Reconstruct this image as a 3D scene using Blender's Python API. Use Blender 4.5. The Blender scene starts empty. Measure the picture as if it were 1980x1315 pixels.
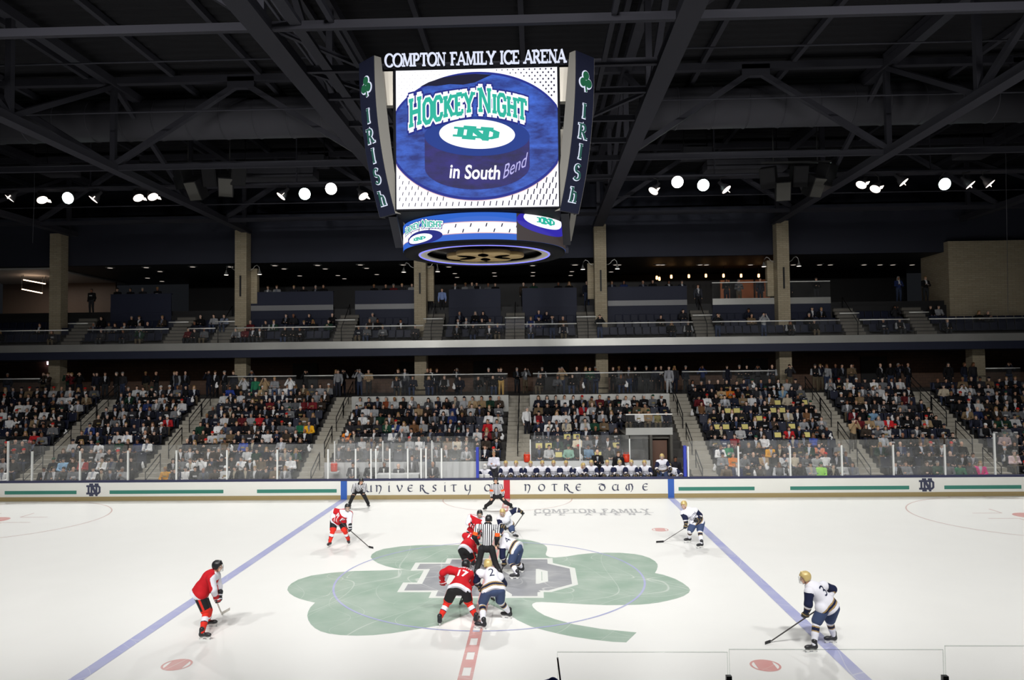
import bpy, bmesh, math, random
import numpy as np
from mathutils import Vector, Matrix
from mathutils.bvhtree import BVHTree
random.seed(7)
RNG = np.random.default_rng(11)
SC = bpy.context.scene
COL = SC.collection

# ------------------------------------------------------------------ camera
CAM = np.array([1.54, -22.9, 6.22])
YAW, PIT, ROL, FPX = -.0331, .0368, -.0112, 1450.0
FWD = np.array([math.sin(YAW)*math.cos(PIT), math.cos(YAW)*math.cos(PIT), math.sin(PIT)])
_r = np.array([math.cos(YAW), -math.sin(YAW), 0.0]); _u = np.cross(_r, FWD)
RGT = _r*math.cos(ROL) + _u*math.sin(ROL)
UPV = _u*math.cos(ROL) - _r*math.sin(ROL)
cd = bpy.data.cameras.new('camera'); cam = bpy.data.objects.new('camera', cd); COL.objects.link(cam)
cd.sensor_width = 36.0; cd.lens = FPX*36.0/1980.0; cd.clip_start = 0.1; cd.clip_end = 300
M = Matrix.Identity(4)
for i in range(3):
    M[i][0] = RGT[i]; M[i][1] = UPV[i]; M[i][2] = -FWD[i]; M[i][3] = CAM[i]
cam.matrix_world = M
SC.camera = cam
def AT(px, py, y=None, z=None):
    """point seen at photo pixel (px,py) on the plane y=.. or z=.."""
    d = FWD + RGT*(px-990)/FPX - UPV*(py-657.5)/FPX
    t = (y-CAM[1])/d[1] if y is not None else (z-CAM[2])/d[2]
    return CAM + d*t
# ------------------------------------------------------------------ world, exposure
W = bpy.data.worlds.new('arena_air'); SC.world = W; W.use_nodes = True
bg = W.node_tree.nodes['Background']; bg.inputs[0].default_value = (.55, .6, .7, 1); bg.inputs[1].default_value = 0.012
SC.view_settings.view_transform = 'Standard'; SC.view_settings.look = 'None'
SC.view_settings.gamma = 1; SC.view_settings.use_curve_mapping = False
SC.view_settings.exposure = 0.0
SC.cycles.transparent_max_bounces = 24
def spot(loc, aim, watt, size, blend=.6, rad=.35, col=(1, .985, .96), name='flood_beam', parent=None):
    l = bpy.data.lights.new(name, 'SPOT'); l.energy = watt; l.spot_size = math.radians(size); l.spot_blend = blend
    l.shadow_soft_size = rad; l.color = col
    o = bpy.data.objects.new(name, l); COL.objects.link(o); o.location = loc
    o.rotation_euler = (Vector(aim)-Vector(loc)).to_track_quat('-Z', 'Y').to_euler()
    if parent: o.parent = parent; o.matrix_parent_inverse = Matrix.Translation(-Vector(parent.location))
    return o
# the floodlight row above the near stands (behind the photographer)
KL = 1.42
for x in (-12.5, -7.5, -2.5, 3, 8, 13.5): spot((x, -17, 15.6), (x*.92, 9, 2.2), 4300*KL, 86, 1.0)
for x in (-26, -18, -6, 7, 19, 27): spot((x, -17, 15.6), (x*1.05, -1, 0), 2150*KL, 84, 1.0)
# and the beams of the far row whose lamps are built further down
for x in (-27, -19, -10, -1, 8, 18, 27): spot((x, 17.0, 15.2), (x*1.02, 6.5, 0), 3300*KL, 95, 1.0)

# ------------------------------------------------------------------ materials
def lin(c):
    return tuple(((v/255)/12.92 if v/255 <= .04045 else ((v/255+.055)/1.055)**2.4) for v in c)
MATS = {}
def mat(name, rgb, rough=.6, metal=0, noise=0, scale=8, emit=0, spec=.5, coat=0, bump=0):
    if name in MATS: return MATS[name]
    m = bpy.data.materials.new(name); m.use_nodes = True; MATS[name] = m
    nt = m.node_tree; b = nt.nodes['Principled BSDF']
    c = (*lin(rgb), 1)
    b.inputs['Base Color'].default_value = c; b.inputs['Roughness'].default_value = rough
    b.inputs['Metallic'].default_value = metal; b.inputs['Specular IOR Level'].default_value = spec
    b.inputs['Coat Weight'].default_value = coat
    if emit:
        b.inputs['Base Color'].default_value = (.012, .012, .014, 1); b.inputs['Emission Color'].default_value = c; b.inputs['Emission Strength'].default_value = emit
    if noise or bump:
        tc = nt.nodes.new('ShaderNodeTexCoord'); n = nt.nodes.new('ShaderNodeTexNoise'); n.inputs['Scale'].default_value = scale
        n.inputs['Detail'].default_value = 4
        nt.links.new(tc.outputs['Object'], n.inputs['Vector'])
        if noise:
            mr = nt.nodes.new('ShaderNodeMapRange'); mr.inputs[3].default_value = 1-noise; mr.inputs[4].default_value = 1+noise
            nt.links.new(n.outputs['Fac'], mr.inputs[0])
            mx = nt.nodes.new('ShaderNodeVectorMath'); mx.operation = 'SCALE'; mx.inputs[0].default_value = c[:3]
            nt.links.new(mr.outputs[0], mx.inputs['Scale']); nt.links.new(mx.outputs[0], b.inputs['Base Color'])
        if bump:
            bp = nt.nodes.new('ShaderNodeBump'); bp.inputs['Strength'].default_value = bump
            nt.links.new(n.outputs['Fac'], bp.inputs['Height']); nt.links.new(bp.outputs[0], b.inputs['Normal'])
    return m
def mat_objcol(name, rough=.8, spec=.25):
    """cloth, hair or skin whose colour is the object's own colour"""
    m = bpy.data.materials.new(name); m.use_nodes = True; MATS[name] = m
    nt = m.node_tree; b = nt.nodes['Principled BSDF']; oi = nt.nodes.new('ShaderNodeObjectInfo')
    b.inputs['Roughness'].default_value = rough; b.inputs['Specular IOR Level'].default_value = spec
    tc = nt.nodes.new('ShaderNodeTexCoord'); n = nt.nodes.new('ShaderNodeTexNoise'); n.inputs['Scale'].default_value = 9
    mr = nt.nodes.new('ShaderNodeMapRange'); mr.inputs[3].default_value = .8; mr.inputs[4].default_value = 1.2
    mx = nt.nodes.new('ShaderNodeVectorMath'); mx.operation = 'SCALE'
    nt.links.new(tc.outputs['Object'], n.inputs['Vector']); nt.links.new(n.outputs['Fac'], mr.inputs[0])
    nt.links.new(oi.outputs['Color'], mx.inputs[0]); nt.links.new(mr.outputs[0], mx.inputs['Scale'])
    nt.links.new(mx.outputs[0], b.inputs['Base Color'])
    return m
def mat_attr(name, attr='tint', rough=.8):
    m = bpy.data.materials.new(name); m.use_nodes = True; MATS[name] = m
    nt = m.node_tree; b = nt.nodes['Principled BSDF']; a = nt.nodes.new('ShaderNodeAttribute'); a.attribute_name = attr
    b.inputs['Roughness'].default_value = rough; b.inputs['Specular IOR Level'].default_value = .2
    nt.links.new(a.outputs['Color'], b.inputs['Base Color'])
    return m
def mat_glass(name, haze=.05, gloss=.04, tint=(1, 1, 1)):
    m = bpy.data.materials.new(name); m.use_nodes = True; MATS[name] = m
    nt = m.node_tree; nt.nodes.remove(nt.nodes['Principled BSDF']); out = nt.nodes['Material Output']
    t = nt.nodes.new('ShaderNodeBsdfTransparent'); t.inputs[0].default_value = (*tint, 1)
    d = nt.nodes.new('ShaderNodeBsdfDiffuse'); d.inputs[0].default_value = (.9, .92, .9, 1)
    g = nt.nodes.new('ShaderNodeBsdfGlossy'); g.inputs['Roughness'].default_value = .05
    a = nt.nodes.new('ShaderNodeMixShader'); b = nt.nodes.new('ShaderNodeMixShader')
    tc = nt.nodes.new('ShaderNodeTexCoord'); n = nt.nodes.new('ShaderNodeTexNoise'); n.inputs['Scale'].default_value = 1.3; n.inputs['Detail'].default_value = 5
    mr = nt.nodes.new('ShaderNodeMapRange'); mr.inputs[1].default_value = .3; mr.inputs[2].default_value = .7; mr.inputs[3].default_value = haze*.5; mr.inputs[4].default_value = haze*1.5
    nt.links.new(tc.outputs['Object'], n.inputs['Vector']); nt.links.new(n.outputs['Fac'], mr.inputs[0]); nt.links.new(mr.outputs[0], a.inputs[0])
    nt.links.new(t.outputs[0], a.inputs[1]); nt.links.new(d.outputs[0], a.inputs[2])
    fr = nt.nodes.new('ShaderNodeLayerWeight'); fr.inputs[0].default_value = .12
    ad = nt.nodes.new('ShaderNodeMath'); ad.operation = 'MULTIPLY_ADD'; ad.inputs[1].default_value = .5; ad.inputs[2].default_value = gloss
    nt.links.new(fr.outputs['Fresnel'], ad.inputs[0]); nt.links.new(ad.outputs[0], b.inputs[0])
    nt.links.new(a.outputs[0], b.inputs[1]); nt.links.new(g.outputs[0], b.inputs[2]); nt.links.new(b.outputs[0], out.inputs[0])
    return m
def mat_brick(name, c1, c2, mortar, sc=1.0, rough=.85, w=.4, h=.2):
    m = bpy.data.materials.new(name); m.use_nodes = True; MATS[name] = m
    nt = m.node_tree; b = nt.nodes['Principled BSDF']; b.inputs['Roughness'].default_value = rough
    tc = nt.nodes.new('ShaderNodeTexCoord'); sp = nt.nodes.new('ShaderNodeSeparateXYZ'); cb = nt.nodes.new('ShaderNodeCombineXYZ'); ad = nt.nodes.new('ShaderNodeMath')
    nt.links.new(tc.outputs['Object'], sp.inputs[0]); nt.links.new(sp.outputs[0], ad.inputs[0]); nt.links.new(sp.outputs[1], ad.inputs[1])
    nt.links.new(ad.outputs[0], cb.inputs[0]); nt.links.new(sp.outputs[2], cb.inputs[1])
    k = nt.nodes.new('ShaderNodeTexBrick'); k.inputs['Color1'].default_value = (*lin(c1), 1); k.inputs['Color2'].default_value = (*lin(c2), 1); k.inputs['Mortar'].default_value = (*lin(mortar), 1)
    k.inputs['Scale'].default_value = sc; k.inputs['Brick Width'].default_value = w; k.inputs['Row Height'].default_value = h; k.inputs['Mortar Size'].default_value = .012
    nt.links.new(cb.outputs[0], k.inputs['Vector']); nt.links.new(k.outputs['Color'], b.inputs['Base Color'])
    return m

# ------------------------------------------------------------------ mesh helpers
def tag(o, label=None, cat=None, group=None, kind=None):
    if label: o['label'] = label
    if cat: o['category'] = cat
    if group: o['group'] = group
    if kind: o['kind'] = kind
    return o
def link(name, me, mats=None, parent=None, loc=(0, 0, 0), rot=0):
    if mats is not None:
        for m in (mats if isinstance(mats, (list, tuple)) else [mats]): me.materials.append(m)
    o = bpy.data.objects.new(name, me); COL.objects.link(o); o.location = loc; o.rotation_euler = (0, 0, rot)
    if parent: o.parent = parent
    return o
def thing(name, label, cat, loc=(0, 0, 0), group=None, rot=0):
    o = bpy.data.objects.new(name, None); COL.objects.link(o); o.location = loc; o.rotation_euler = (0, 0, rot)
    o.empty_display_size = .2
    return tag(o, label, cat, group)
def fast_mesh(name, V, Q, mi=None, smooth=True):
    """V (n,3) floats, Q (m,4) or (m,3) ints"""
    me = bpy.data.meshes.new(name); V = np.asarray(V, np.float32); Q = np.asarray(Q, np.int32); n = Q.shape[1]
    me.vertices.add(len(V)); me.vertices.foreach_set('co', V.ravel())
    me.loops.add(Q.size); me.loops.foreach_set('vertex_index', Q.ravel())
    me.polygons.add(len(Q)); me.polygons.foreach_set('loop_start', np.arange(0, Q.size, n, dtype=np.int32))
    if mi is not None: me.polygons.foreach_set('material_index', np.asarray(mi, np.int32))
    me.polygons.foreach_set('use_smooth', np.full(len(Q), smooth))
    me.update(calc_edges=True); me.validate()
    return me
class MB:
    def __init__(s): s.v = []; s.f = []; s.m = []; s.mi = 0; s.sm = []
    def _add(s, vs, fs, smooth=False):
        o = len(s.v); s.v += [tuple(map(float, p)) for p in vs]; s.f += [tuple(i+o for i in f) for f in fs]
        s.m += [s.mi]*len(fs); s.sm += [smooth]*len(fs); return s
    def box(s, c, d, R=None):
        c = np.array(c, float); h = np.array(d, float)/2
        vs = [np.array((x, y, z))*h for x in (-1, 1) for y in (-1, 1) for z in (-1, 1)]
        if R is not None: vs = [R@v for v in vs]
        return s._add([v+c for v in vs], [(0, 1, 3, 2), (4, 6, 7, 5), (0, 4, 5, 1), (2, 3, 7, 6), (0, 2, 6, 4), (1, 5, 7, 3)])
    def span(s, a, b): # axis aligned box by two corners
        a = np.array(a, float); b = np.array(b, float); return s.box((a+b)/2, abs(b-a))
    def bar(s, a, b, w, h=None, up=(0, 0, 1)):
        a = np.array(a, float); b = np.array(b, float); h = h or w; d = b-a; L = np.linalg.norm(d); d /= L
        u = np.array(up, float)
        if abs(d@u) > .98: u = np.array((1., 0, 0))
        r = np.cross(d, u); r /= np.linalg.norm(r); u = np.cross(r, d)
        return s.box((a+b)/2, (w, L, h), np.stack([r, d, u], 1))
    def tube(s, pts, rad, n=8, cap=True):
        P = [np.array(p, float) for p in pts]; rs = rad if isinstance(rad, (list, tuple)) else [rad]*len(P)
        vs = []; fs = []; ref = None
        for i, p in enumerate(P):
            d = P[min(i+1, len(P)-1)]-P[max(i-1, 0)]; d /= np.linalg.norm(d)+1e-9
            if ref is None or abs(ref@d) > .95: ref = np.array((0, 0, 1.)) if abs(d[2]) < .9 else np.array((1., 0, 0))
            a = np.cross(d, ref); a /= np.linalg.norm(a); b = np.cross(d, a)
            for k in range(n):
                t = 2*math.pi*k/n; vs.append(p+rs[i]*(math.cos(t)*a+math.sin(t)*b))
        for i in range(len(P)-1):
            for k in range(n):
                k2 = (k+1) % n; fs.append((i*n+k, i*n+k2, i*n+n+k2, i*n+n+k))
        if cap: fs += [tuple(range(n))[::-1], tuple(range((len(P)-1)*n, len(P)*n))]
        return s._add(vs, fs, True)
    def lathe(s, c, prof, n=24, R=None, cap=True):
        vs = []; fs = []
        for r, z in prof:
            for k in range(n):
                t = 2*math.pi*k/n; v = np.array((r*math.cos(t), r*math.sin(t), z)); vs.append((R@v if R is not None else v)+np.array(c, float))
        for i in range(len(prof)-1):
            for k in range(n):
                k2 = (k+1) % n; fs.append((i*n+k, i*n+k2, i*n+n+k2, i*n+n+k))
        if cap: fs += [tuple(range(n))[::-1], tuple(range((len(prof)-1)*n, len(prof)*n))]
        return s._add(vs, fs, True)
    def prism(s, poly, org, U, V, th):
        """polygon in the plane org+u*U+v*V, thickened by th along U x V"""
        org = np.array(org, float); U = np.array(U, float); V = np.array(V, float); N = np.cross(U, V); N /= np.linalg.norm(N)
        a = [org+p[0]*U+p[1]*V for p in poly]; n = len(a)
        return s._add(a+[p+N*th for p in a], [tuple(range(n))[::-1], tuple(range(n, 2*n))]+[(i, (i+1) % n, n+(i+1) % n, n+i) for i in range(n)])
    def quad(s, a, b, c, d): return s._add([a, b, c, d], [(0, 1, 2, 3)])
    def build(s, name, mats, parent=None, loc=(0, 0, 0), bevel=0):
        me = bpy.data.meshes.new(name); me.from_pydata(s.v, [], s.f)
        me.polygons.foreach_set('material_index', s.m); me.polygons.foreach_set('use_smooth', s.sm); me.update()
        bm = bmesh.new(); bm.from_mesh(me); bmesh.ops.recalc_face_normals(bm, faces=bm.faces); bm.to_mesh(me); bm.free()
        o = link(name, me, mats, parent, loc)
        if bevel:
            md = o.modifiers.new('edge', 'BEVEL'); md.width = bevel; md.segments = 2; md.limit_method = 'ANGLE'
        return o
def struct(mb, name, mats): return tag(mb.build(name, mats), kind='structure')
ORD = ['zeroth', 'first', 'second', 'third', 'fourth', 'fifth', 'sixth', 'seventh', 'eighth', 'ninth', 'tenth', 'eleventh', 'twelfth', 'thirteenth', 'fourteenth', 'fifteenth', 'sixteenth', 'seventeenth', 'eighteenth', 'nineteenth', 'twentieth', 'twenty-first', 'twenty-second', 'twenty-third', 'twenty-fourth', 'twenty-fifth', 'twenty-sixth', 'twenty-seventh', 'twenty-eighth', 'twenty-ninth', 'thirtieth', 'thirty-first', 'thirty-second', 'thirty-third', 'thirty-fourth', 'thirty-fifth', 'thirty-sixth', 'thirty-seventh', 'thirty-eighth', 'thirty-ninth', 'fortieth']
# ------------------------------------------------------------------ ice and its paint
def ice_mat(name, rgb, paint=True):
    """ice, or paint under ice: pale scratches run over both"""
    m = mat(name, rgb, rough=.34, spec=.16); nt = m.node_tree; b = nt.nodes['Principled BSDF']
    tc = nt.nodes.new('ShaderNodeTexCoord'); prev = None
    for sc, w, off, dis in ((.15, .0011, 0, .2), (.24, .0015, 7, .0), (.4, .002, 3, .3), (.1, .0008, 13, .0), (.3, .0016, 23, .1), (.55, .0024, 31, .2), (.2, .0012, 43, .1), (.12, .0008, 57, 0)):
        mp = nt.nodes.new('ShaderNodeMapping'); mp.inputs['Location'].default_value = (off*3.1, off*1.7, off)
        n = nt.nodes.new('ShaderNodeTexNoise'); n.inputs['Scale'].default_value = sc; n.inputs['Detail'].default_value = 0; n.inputs['Distortion'].default_value = dis
        s1 = nt.nodes.new('ShaderNodeMath'); s1.operation = 'SUBTRACT'; s1.inputs[1].default_value = .5
        s2 = nt.nodes.new('ShaderNodeMath'); s2.operation = 'ABSOLUTE'
        s3 = nt.nodes.new('ShaderNodeMapRange'); s3.inputs[1].default_value = 0; s3.inputs[2].default_value = w; s3.inputs[3].default_value = 1; s3.inputs[4].default_value = 0
        nt.links.new(tc.outputs['Object'], mp.inputs[0]); nt.links.new(mp.outputs[0], n.inputs['Vector']); nt.links.new(n.outputs['Fac'], s1.inputs[0]); nt.links.new(s1.outputs[0], s2.inputs[0]); nt.links.new(s2.outputs[0], s3.inputs[0])
        if prev is None: prev = s3.outputs[0]
        else:
            mx = nt.nodes.new('ShaderNodeMath'); mx.operation = 'MAXIMUM'; nt.links.new(prev, mx.inputs[0]); nt.links.new(s3.outputs[0], mx.inputs[1]); prev = mx.outputs[0]
    fr = nt.nodes.new('ShaderNodeTexNoise'); fr.inputs['Scale'].default_value = .9; fr.inputs['Detail'].default_value = 6
    nt.links.new(tc.outputs['Object'], fr.inputs['Vector'])
    f2 = nt.nodes.new('ShaderNodeMapRange'); f2.inputs[1].default_value = .35; f2.inputs[2].default_value = .75; f2.inputs[3].default_value = .0; f2.inputs[4].default_value = .28 if paint else .6
    nt.links.new(fr.outputs['Fac'], f2.inputs[0])
    mul = nt.nodes.new('ShaderNodeMath'); mul.operation = 'MULTIPLY_ADD'; mul.inputs[1].default_value = .45 if paint else .2
    nt.links.new(prev, mul.inputs[0]); nt.links.new(f2.outputs[0], mul.inputs[2])
    mix = nt.nodes.new('ShaderNodeMix'); mix.data_type = 'RGBA'; mix.inputs[6].default_value = (*lin(rgb), 1); mix.inputs[7].default_value = (*lin((232, 233, 229) if paint else (243, 243, 240)), 1)
    nt.links.new(mul.outputs[0], mix.inputs[0]); nt.links.new(mix.outputs[2], b.inputs['Base Color'])
    return m
ICE = ice_mat('ice', (240, 240, 237), False)
P_GREEN = ice_mat('green_ice_paint', (150, 174, 158)); P_GREY = ice_mat('grey_ice_paint', (148, 150, 156)); P_WHITE = ice_mat('white_ice_paint', (226, 229, 224))
P_BLUE = ice_mat('blue_ice_paint', (164, 168, 212)); P_RED = ice_mat('red_ice_paint', (216, 152, 148)); P_THIN = ice_mat('thin_red_ice_paint', (210, 182, 178)); P_LET = ice_mat('letter_ice_paint', (168, 168, 172))
ice = struct(MB().span((-31, -13.1, -.12), (31, 13.0, 0)), 'floor', ICE)
def paint(name, polys, z, m, label=None):
    b = MB()
    for p in polys: b._add([(q[0], q[1], z+len(b.f)*4e-6) for q in p], [tuple(range(len(p)))])
    o = b.build(name, m, ice)
    for f in o.data.polygons:
        if f.normal.z < 0: f.flip()
    if label: o['label'] = label
    return o
def Z0(px, py): return AT(px, py, z=0)[:2]
# blue lines, centre line
def band_on_ice(c0, c1, w, z, name, m, holes=False):
    c0, c1 = np.array(c0), np.array(c1); d = c1-c0; L = np.linalg.norm(d); d /= L; n = np.array((d[1], -d[0]))*w/2
    if not holes: return paint(name, [[c0-n, c0+n, c1+n, c1-n]], z, m)
    ps = [[c0-n, c0-n*.55, c1-n*.55, c1-n], [c0+n*.55, c0+n, c1+n, c1+n*.55]]; t = 0
    while t < L:
        a = c0+d*t; e = c0+d*min(t+.42, L); ps.append([a-n*.55, a+n*.55, e+n*.55, e-n*.55]); t += .84
    return paint(name, ps, z, m)
def extend(a, b, y0, y1):
    a, b = np.array(a), np.array(b); f = lambda y: a+(b-a)*(y-a[1])/(b[1]-a[1]); return f(y0), f(y1)
band_on_ice(*extend(Z0(146.5, 1315), Z0(665, 966), -13, 12.95), .31, .0045, 'blue_line', P_BLUE)
band_on_ice(*extend(Z0(1670.5, 1315), Z0(1297.5, 963), -13, 12.95), .31, .0045, 'blue_line', P_BLUE)
band_on_ice(*extend(Z0(898.7, 1315), Z0(980.5, 965), -13, 12.95), .3, .0045, 'red_center_line', P_RED, True)
def ring(c, r, w, z, m, name, a0=0, a1=360, n=96, ry=None):
    ry = ry or r; ps = []
    for i in range(n):
        t0 = math.radians(a0+(a1-a0)*i/n); t1 = math.radians(a0+(a1-a0)*(i+1)/n)
        f = lambda t, k: (c[0]+(r+k)*math.cos(t), c[1]+(ry+k)*math.sin(t))
        ps.append([f(t0, -w/2), f(t0, w/2), f(t1, w/2), f(t1, -w/2)])
    return paint(name, ps, z, m)
cb = Z0(935, 1220.5); cl_ = Z0(636, 1138); cr_ = Z0(1251.5, 1131.5)
cc = ((cl_[0]+cr_[0])/2, cb[1]+(cr_[0]-cl_[0])/2); ring(cc, (cr_[0]-cl_[0])/2, .06, .004, P_BLUE, 'center_circle')
for px, py in ((342, 1285.5), (1480, 1287), (1276.5, 1024.4), (656, 1028)):
    x, y = Z0(px, py)
    disc = [(x+.27*math.cos(t), y+.27*math.sin(t)) for t in np.linspace(0, 2*math.pi, 40, endpoint=False) if True]
    core = [q for q in disc if abs(q[0]-x) < .2]
    ring((x, y), .29, .045, .003, P_RED, 'face_off_spot_ring', n=48); paint('face_off_spot', [core], .003, P_RED)
for sx, px, py in ((-1, 187.3, 1004.5), (1, 1774, 998)):
    e = Z0(px, py); r = 4.45; c = (e[0]+sx*r, e[1]); ring(c, r, .055, .003, P_THIN, 'face_off_circle', ry=4.3)
    ring(c, .3, .3*1.9, .0025, P_RED, 'face_off_spot', n=32)
    b = []
    for ux in (-1, 1):
        for uy in (-1, 1):
            x0, y0 = c[0]+ux*.75, c[1]+uy*.55
            b.append([(x0, y0-.03), (x0+ux*1.2, y0-.03), (x0+ux*1.2, y0+.03), (x0, y0+.03)])
            b.append([(x0-.03, y0), (x0+.03, y0), (x0+.03, y0+uy*.9), (x0-.03, y0+uy*.9)])
    for ux in (-.8, .8): b.append([(c[0]+ux-.03, c[1]+4.3), (c[0]+ux+.03, c[1]+4.3), (c[0]+ux+.03, c[1]+4.95), (c[0]+ux-.03, c[1]+4.95)])
    paint('face_off_hash_marks', b, .003, P_THIN)
# referee crease half circle at the far boards
e0 = Z0(981, 966); ring((e0[0], 12.9), 3.05, .05, .003, P_THIN, 'referee_crease', 180, 360, n=48)
# clover
K6 = lambda L: [(540+x/5.5, 1020+y/5.5) for x, y in L]; K7 = lambda L: [(1000+x/5.5, 1030+y/5.5) for x, y in L]
clover = K6([(1970, 935), (1700, 1042), (1480, 1080), (1200, 1125), (1000, 1146), (820, 1152), (650, 1145), (530, 1130), (440, 1105), (380, 1072), (335, 1030), (308, 985), (298, 940), (305, 900), (330, 850), (380, 800), (300, 782), (220, 760), (160, 735), (110, 702), (85, 665), (95, 630), (130, 595), (200, 555), (340, 512), (550, 482), (800, 463), (1100, 457), (1320, 448), (1230, 434), (1130, 410), (1050, 380), (995, 345), (972, 315), (985, 285), (1030, 255), (1110, 228), (1300, 200), (1450, 190), (1600, 185), (1800, 188), (1900, 187), (2080, 165), (2200, 142), (2330, 132)]) \
    + K7([(0, 70), (80, 74), (150, 85), (230, 105), (290, 130), (317, 155), (318, 185), (303, 228), (312, 245), (345, 260), (400, 265), (520, 255), (650, 233), (800, 218), (950, 213), (1100, 215), (1250, 228), (1330, 243), (1410, 270), (1465, 303), (1492, 335), (1495, 360), (1485, 395), (1465, 430), (1560, 450), (1680, 492), (1760, 535), (1820, 580), (1840, 610), (1825, 640), (1770, 675), (1700, 700), (1600, 725), (1500, 745), (1400, 758), (1300, 766), (1200, 770), (950, 772), (700, 762), (450, 747), (260, 738), (200, 741), (165, 755), (158, 770), (170, 795), (210, 832), (290, 880), (400, 920), (600, 975), (900, 1025), (1270, 1062), (1160, 1168), (1020, 1162), (800, 1138), (600, 1108), (450, 1078), (300, 1042), (150, 1000), (0, 930)]) \
    + [(985, 1188), (965, 1177), (948, 1169), (936, 1172), (922, 1180)]
paint('green_clover', [[Z0(*p) for p in clover]], .001, P_GREEN)

# ------------------------------------------------------------------ drawing kit: strokes for lettering and emblems
def stroke_polys(pts, tv, th, closed=False):
    """elliptic nib: vertical strokes tv wide, horizontal ones th"""
    P = [np.array(p, float) for p in pts]; n = len(P); L = []; R = []
    for i in range(n):
        def nrm(a, b):
            d = b-a; d /= np.linalg.norm(d)+1e-9; return np.array((-d[1], d[0]))
        ns = []
        if i > 0 or closed: ns.append(nrm(P[i-1], P[i]))
        if i < n-1 or closed: ns.append(nrm(P[i], P[(i+1) % n]))
        m = sum(ns); m /= np.linalg.norm(m)+1e-9
        w = math.hypot(tv*m[0], th*m[1])/2
        if len(ns) == 2: w /= max(.5, float(m@ns[0]))
        L.append(P[i]+m*w); R.append(P[i]-m*w)
    return [[L[i], R[i], R[(i+1) % n], L[(i+1) % n]] for i in range(n if closed else n-1)]
def arc(cx, cy, rx, ry, a0, a1, n=14):
    return [(cx+rx*math.cos(math.radians(a0+(a1-a0)*i/n)), cy+ry*math.sin(math.radians(a0+(a1-a0)*i/n))) for i in range(n+1)]
def blk(cx, w, h=1.0, y0=0.0, k=.28):  # block style round letter, chamfered rectangle
    a, b, c, d = cx-w/2, cx+w/2, y0, y0+h; s = min(w, h)*k
    return [(a+s, c), (b-s, c), (b, c+s), (b, d-s), (b-s, d), (a+s, d), (a, d-s), (a, c+s)]
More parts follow.
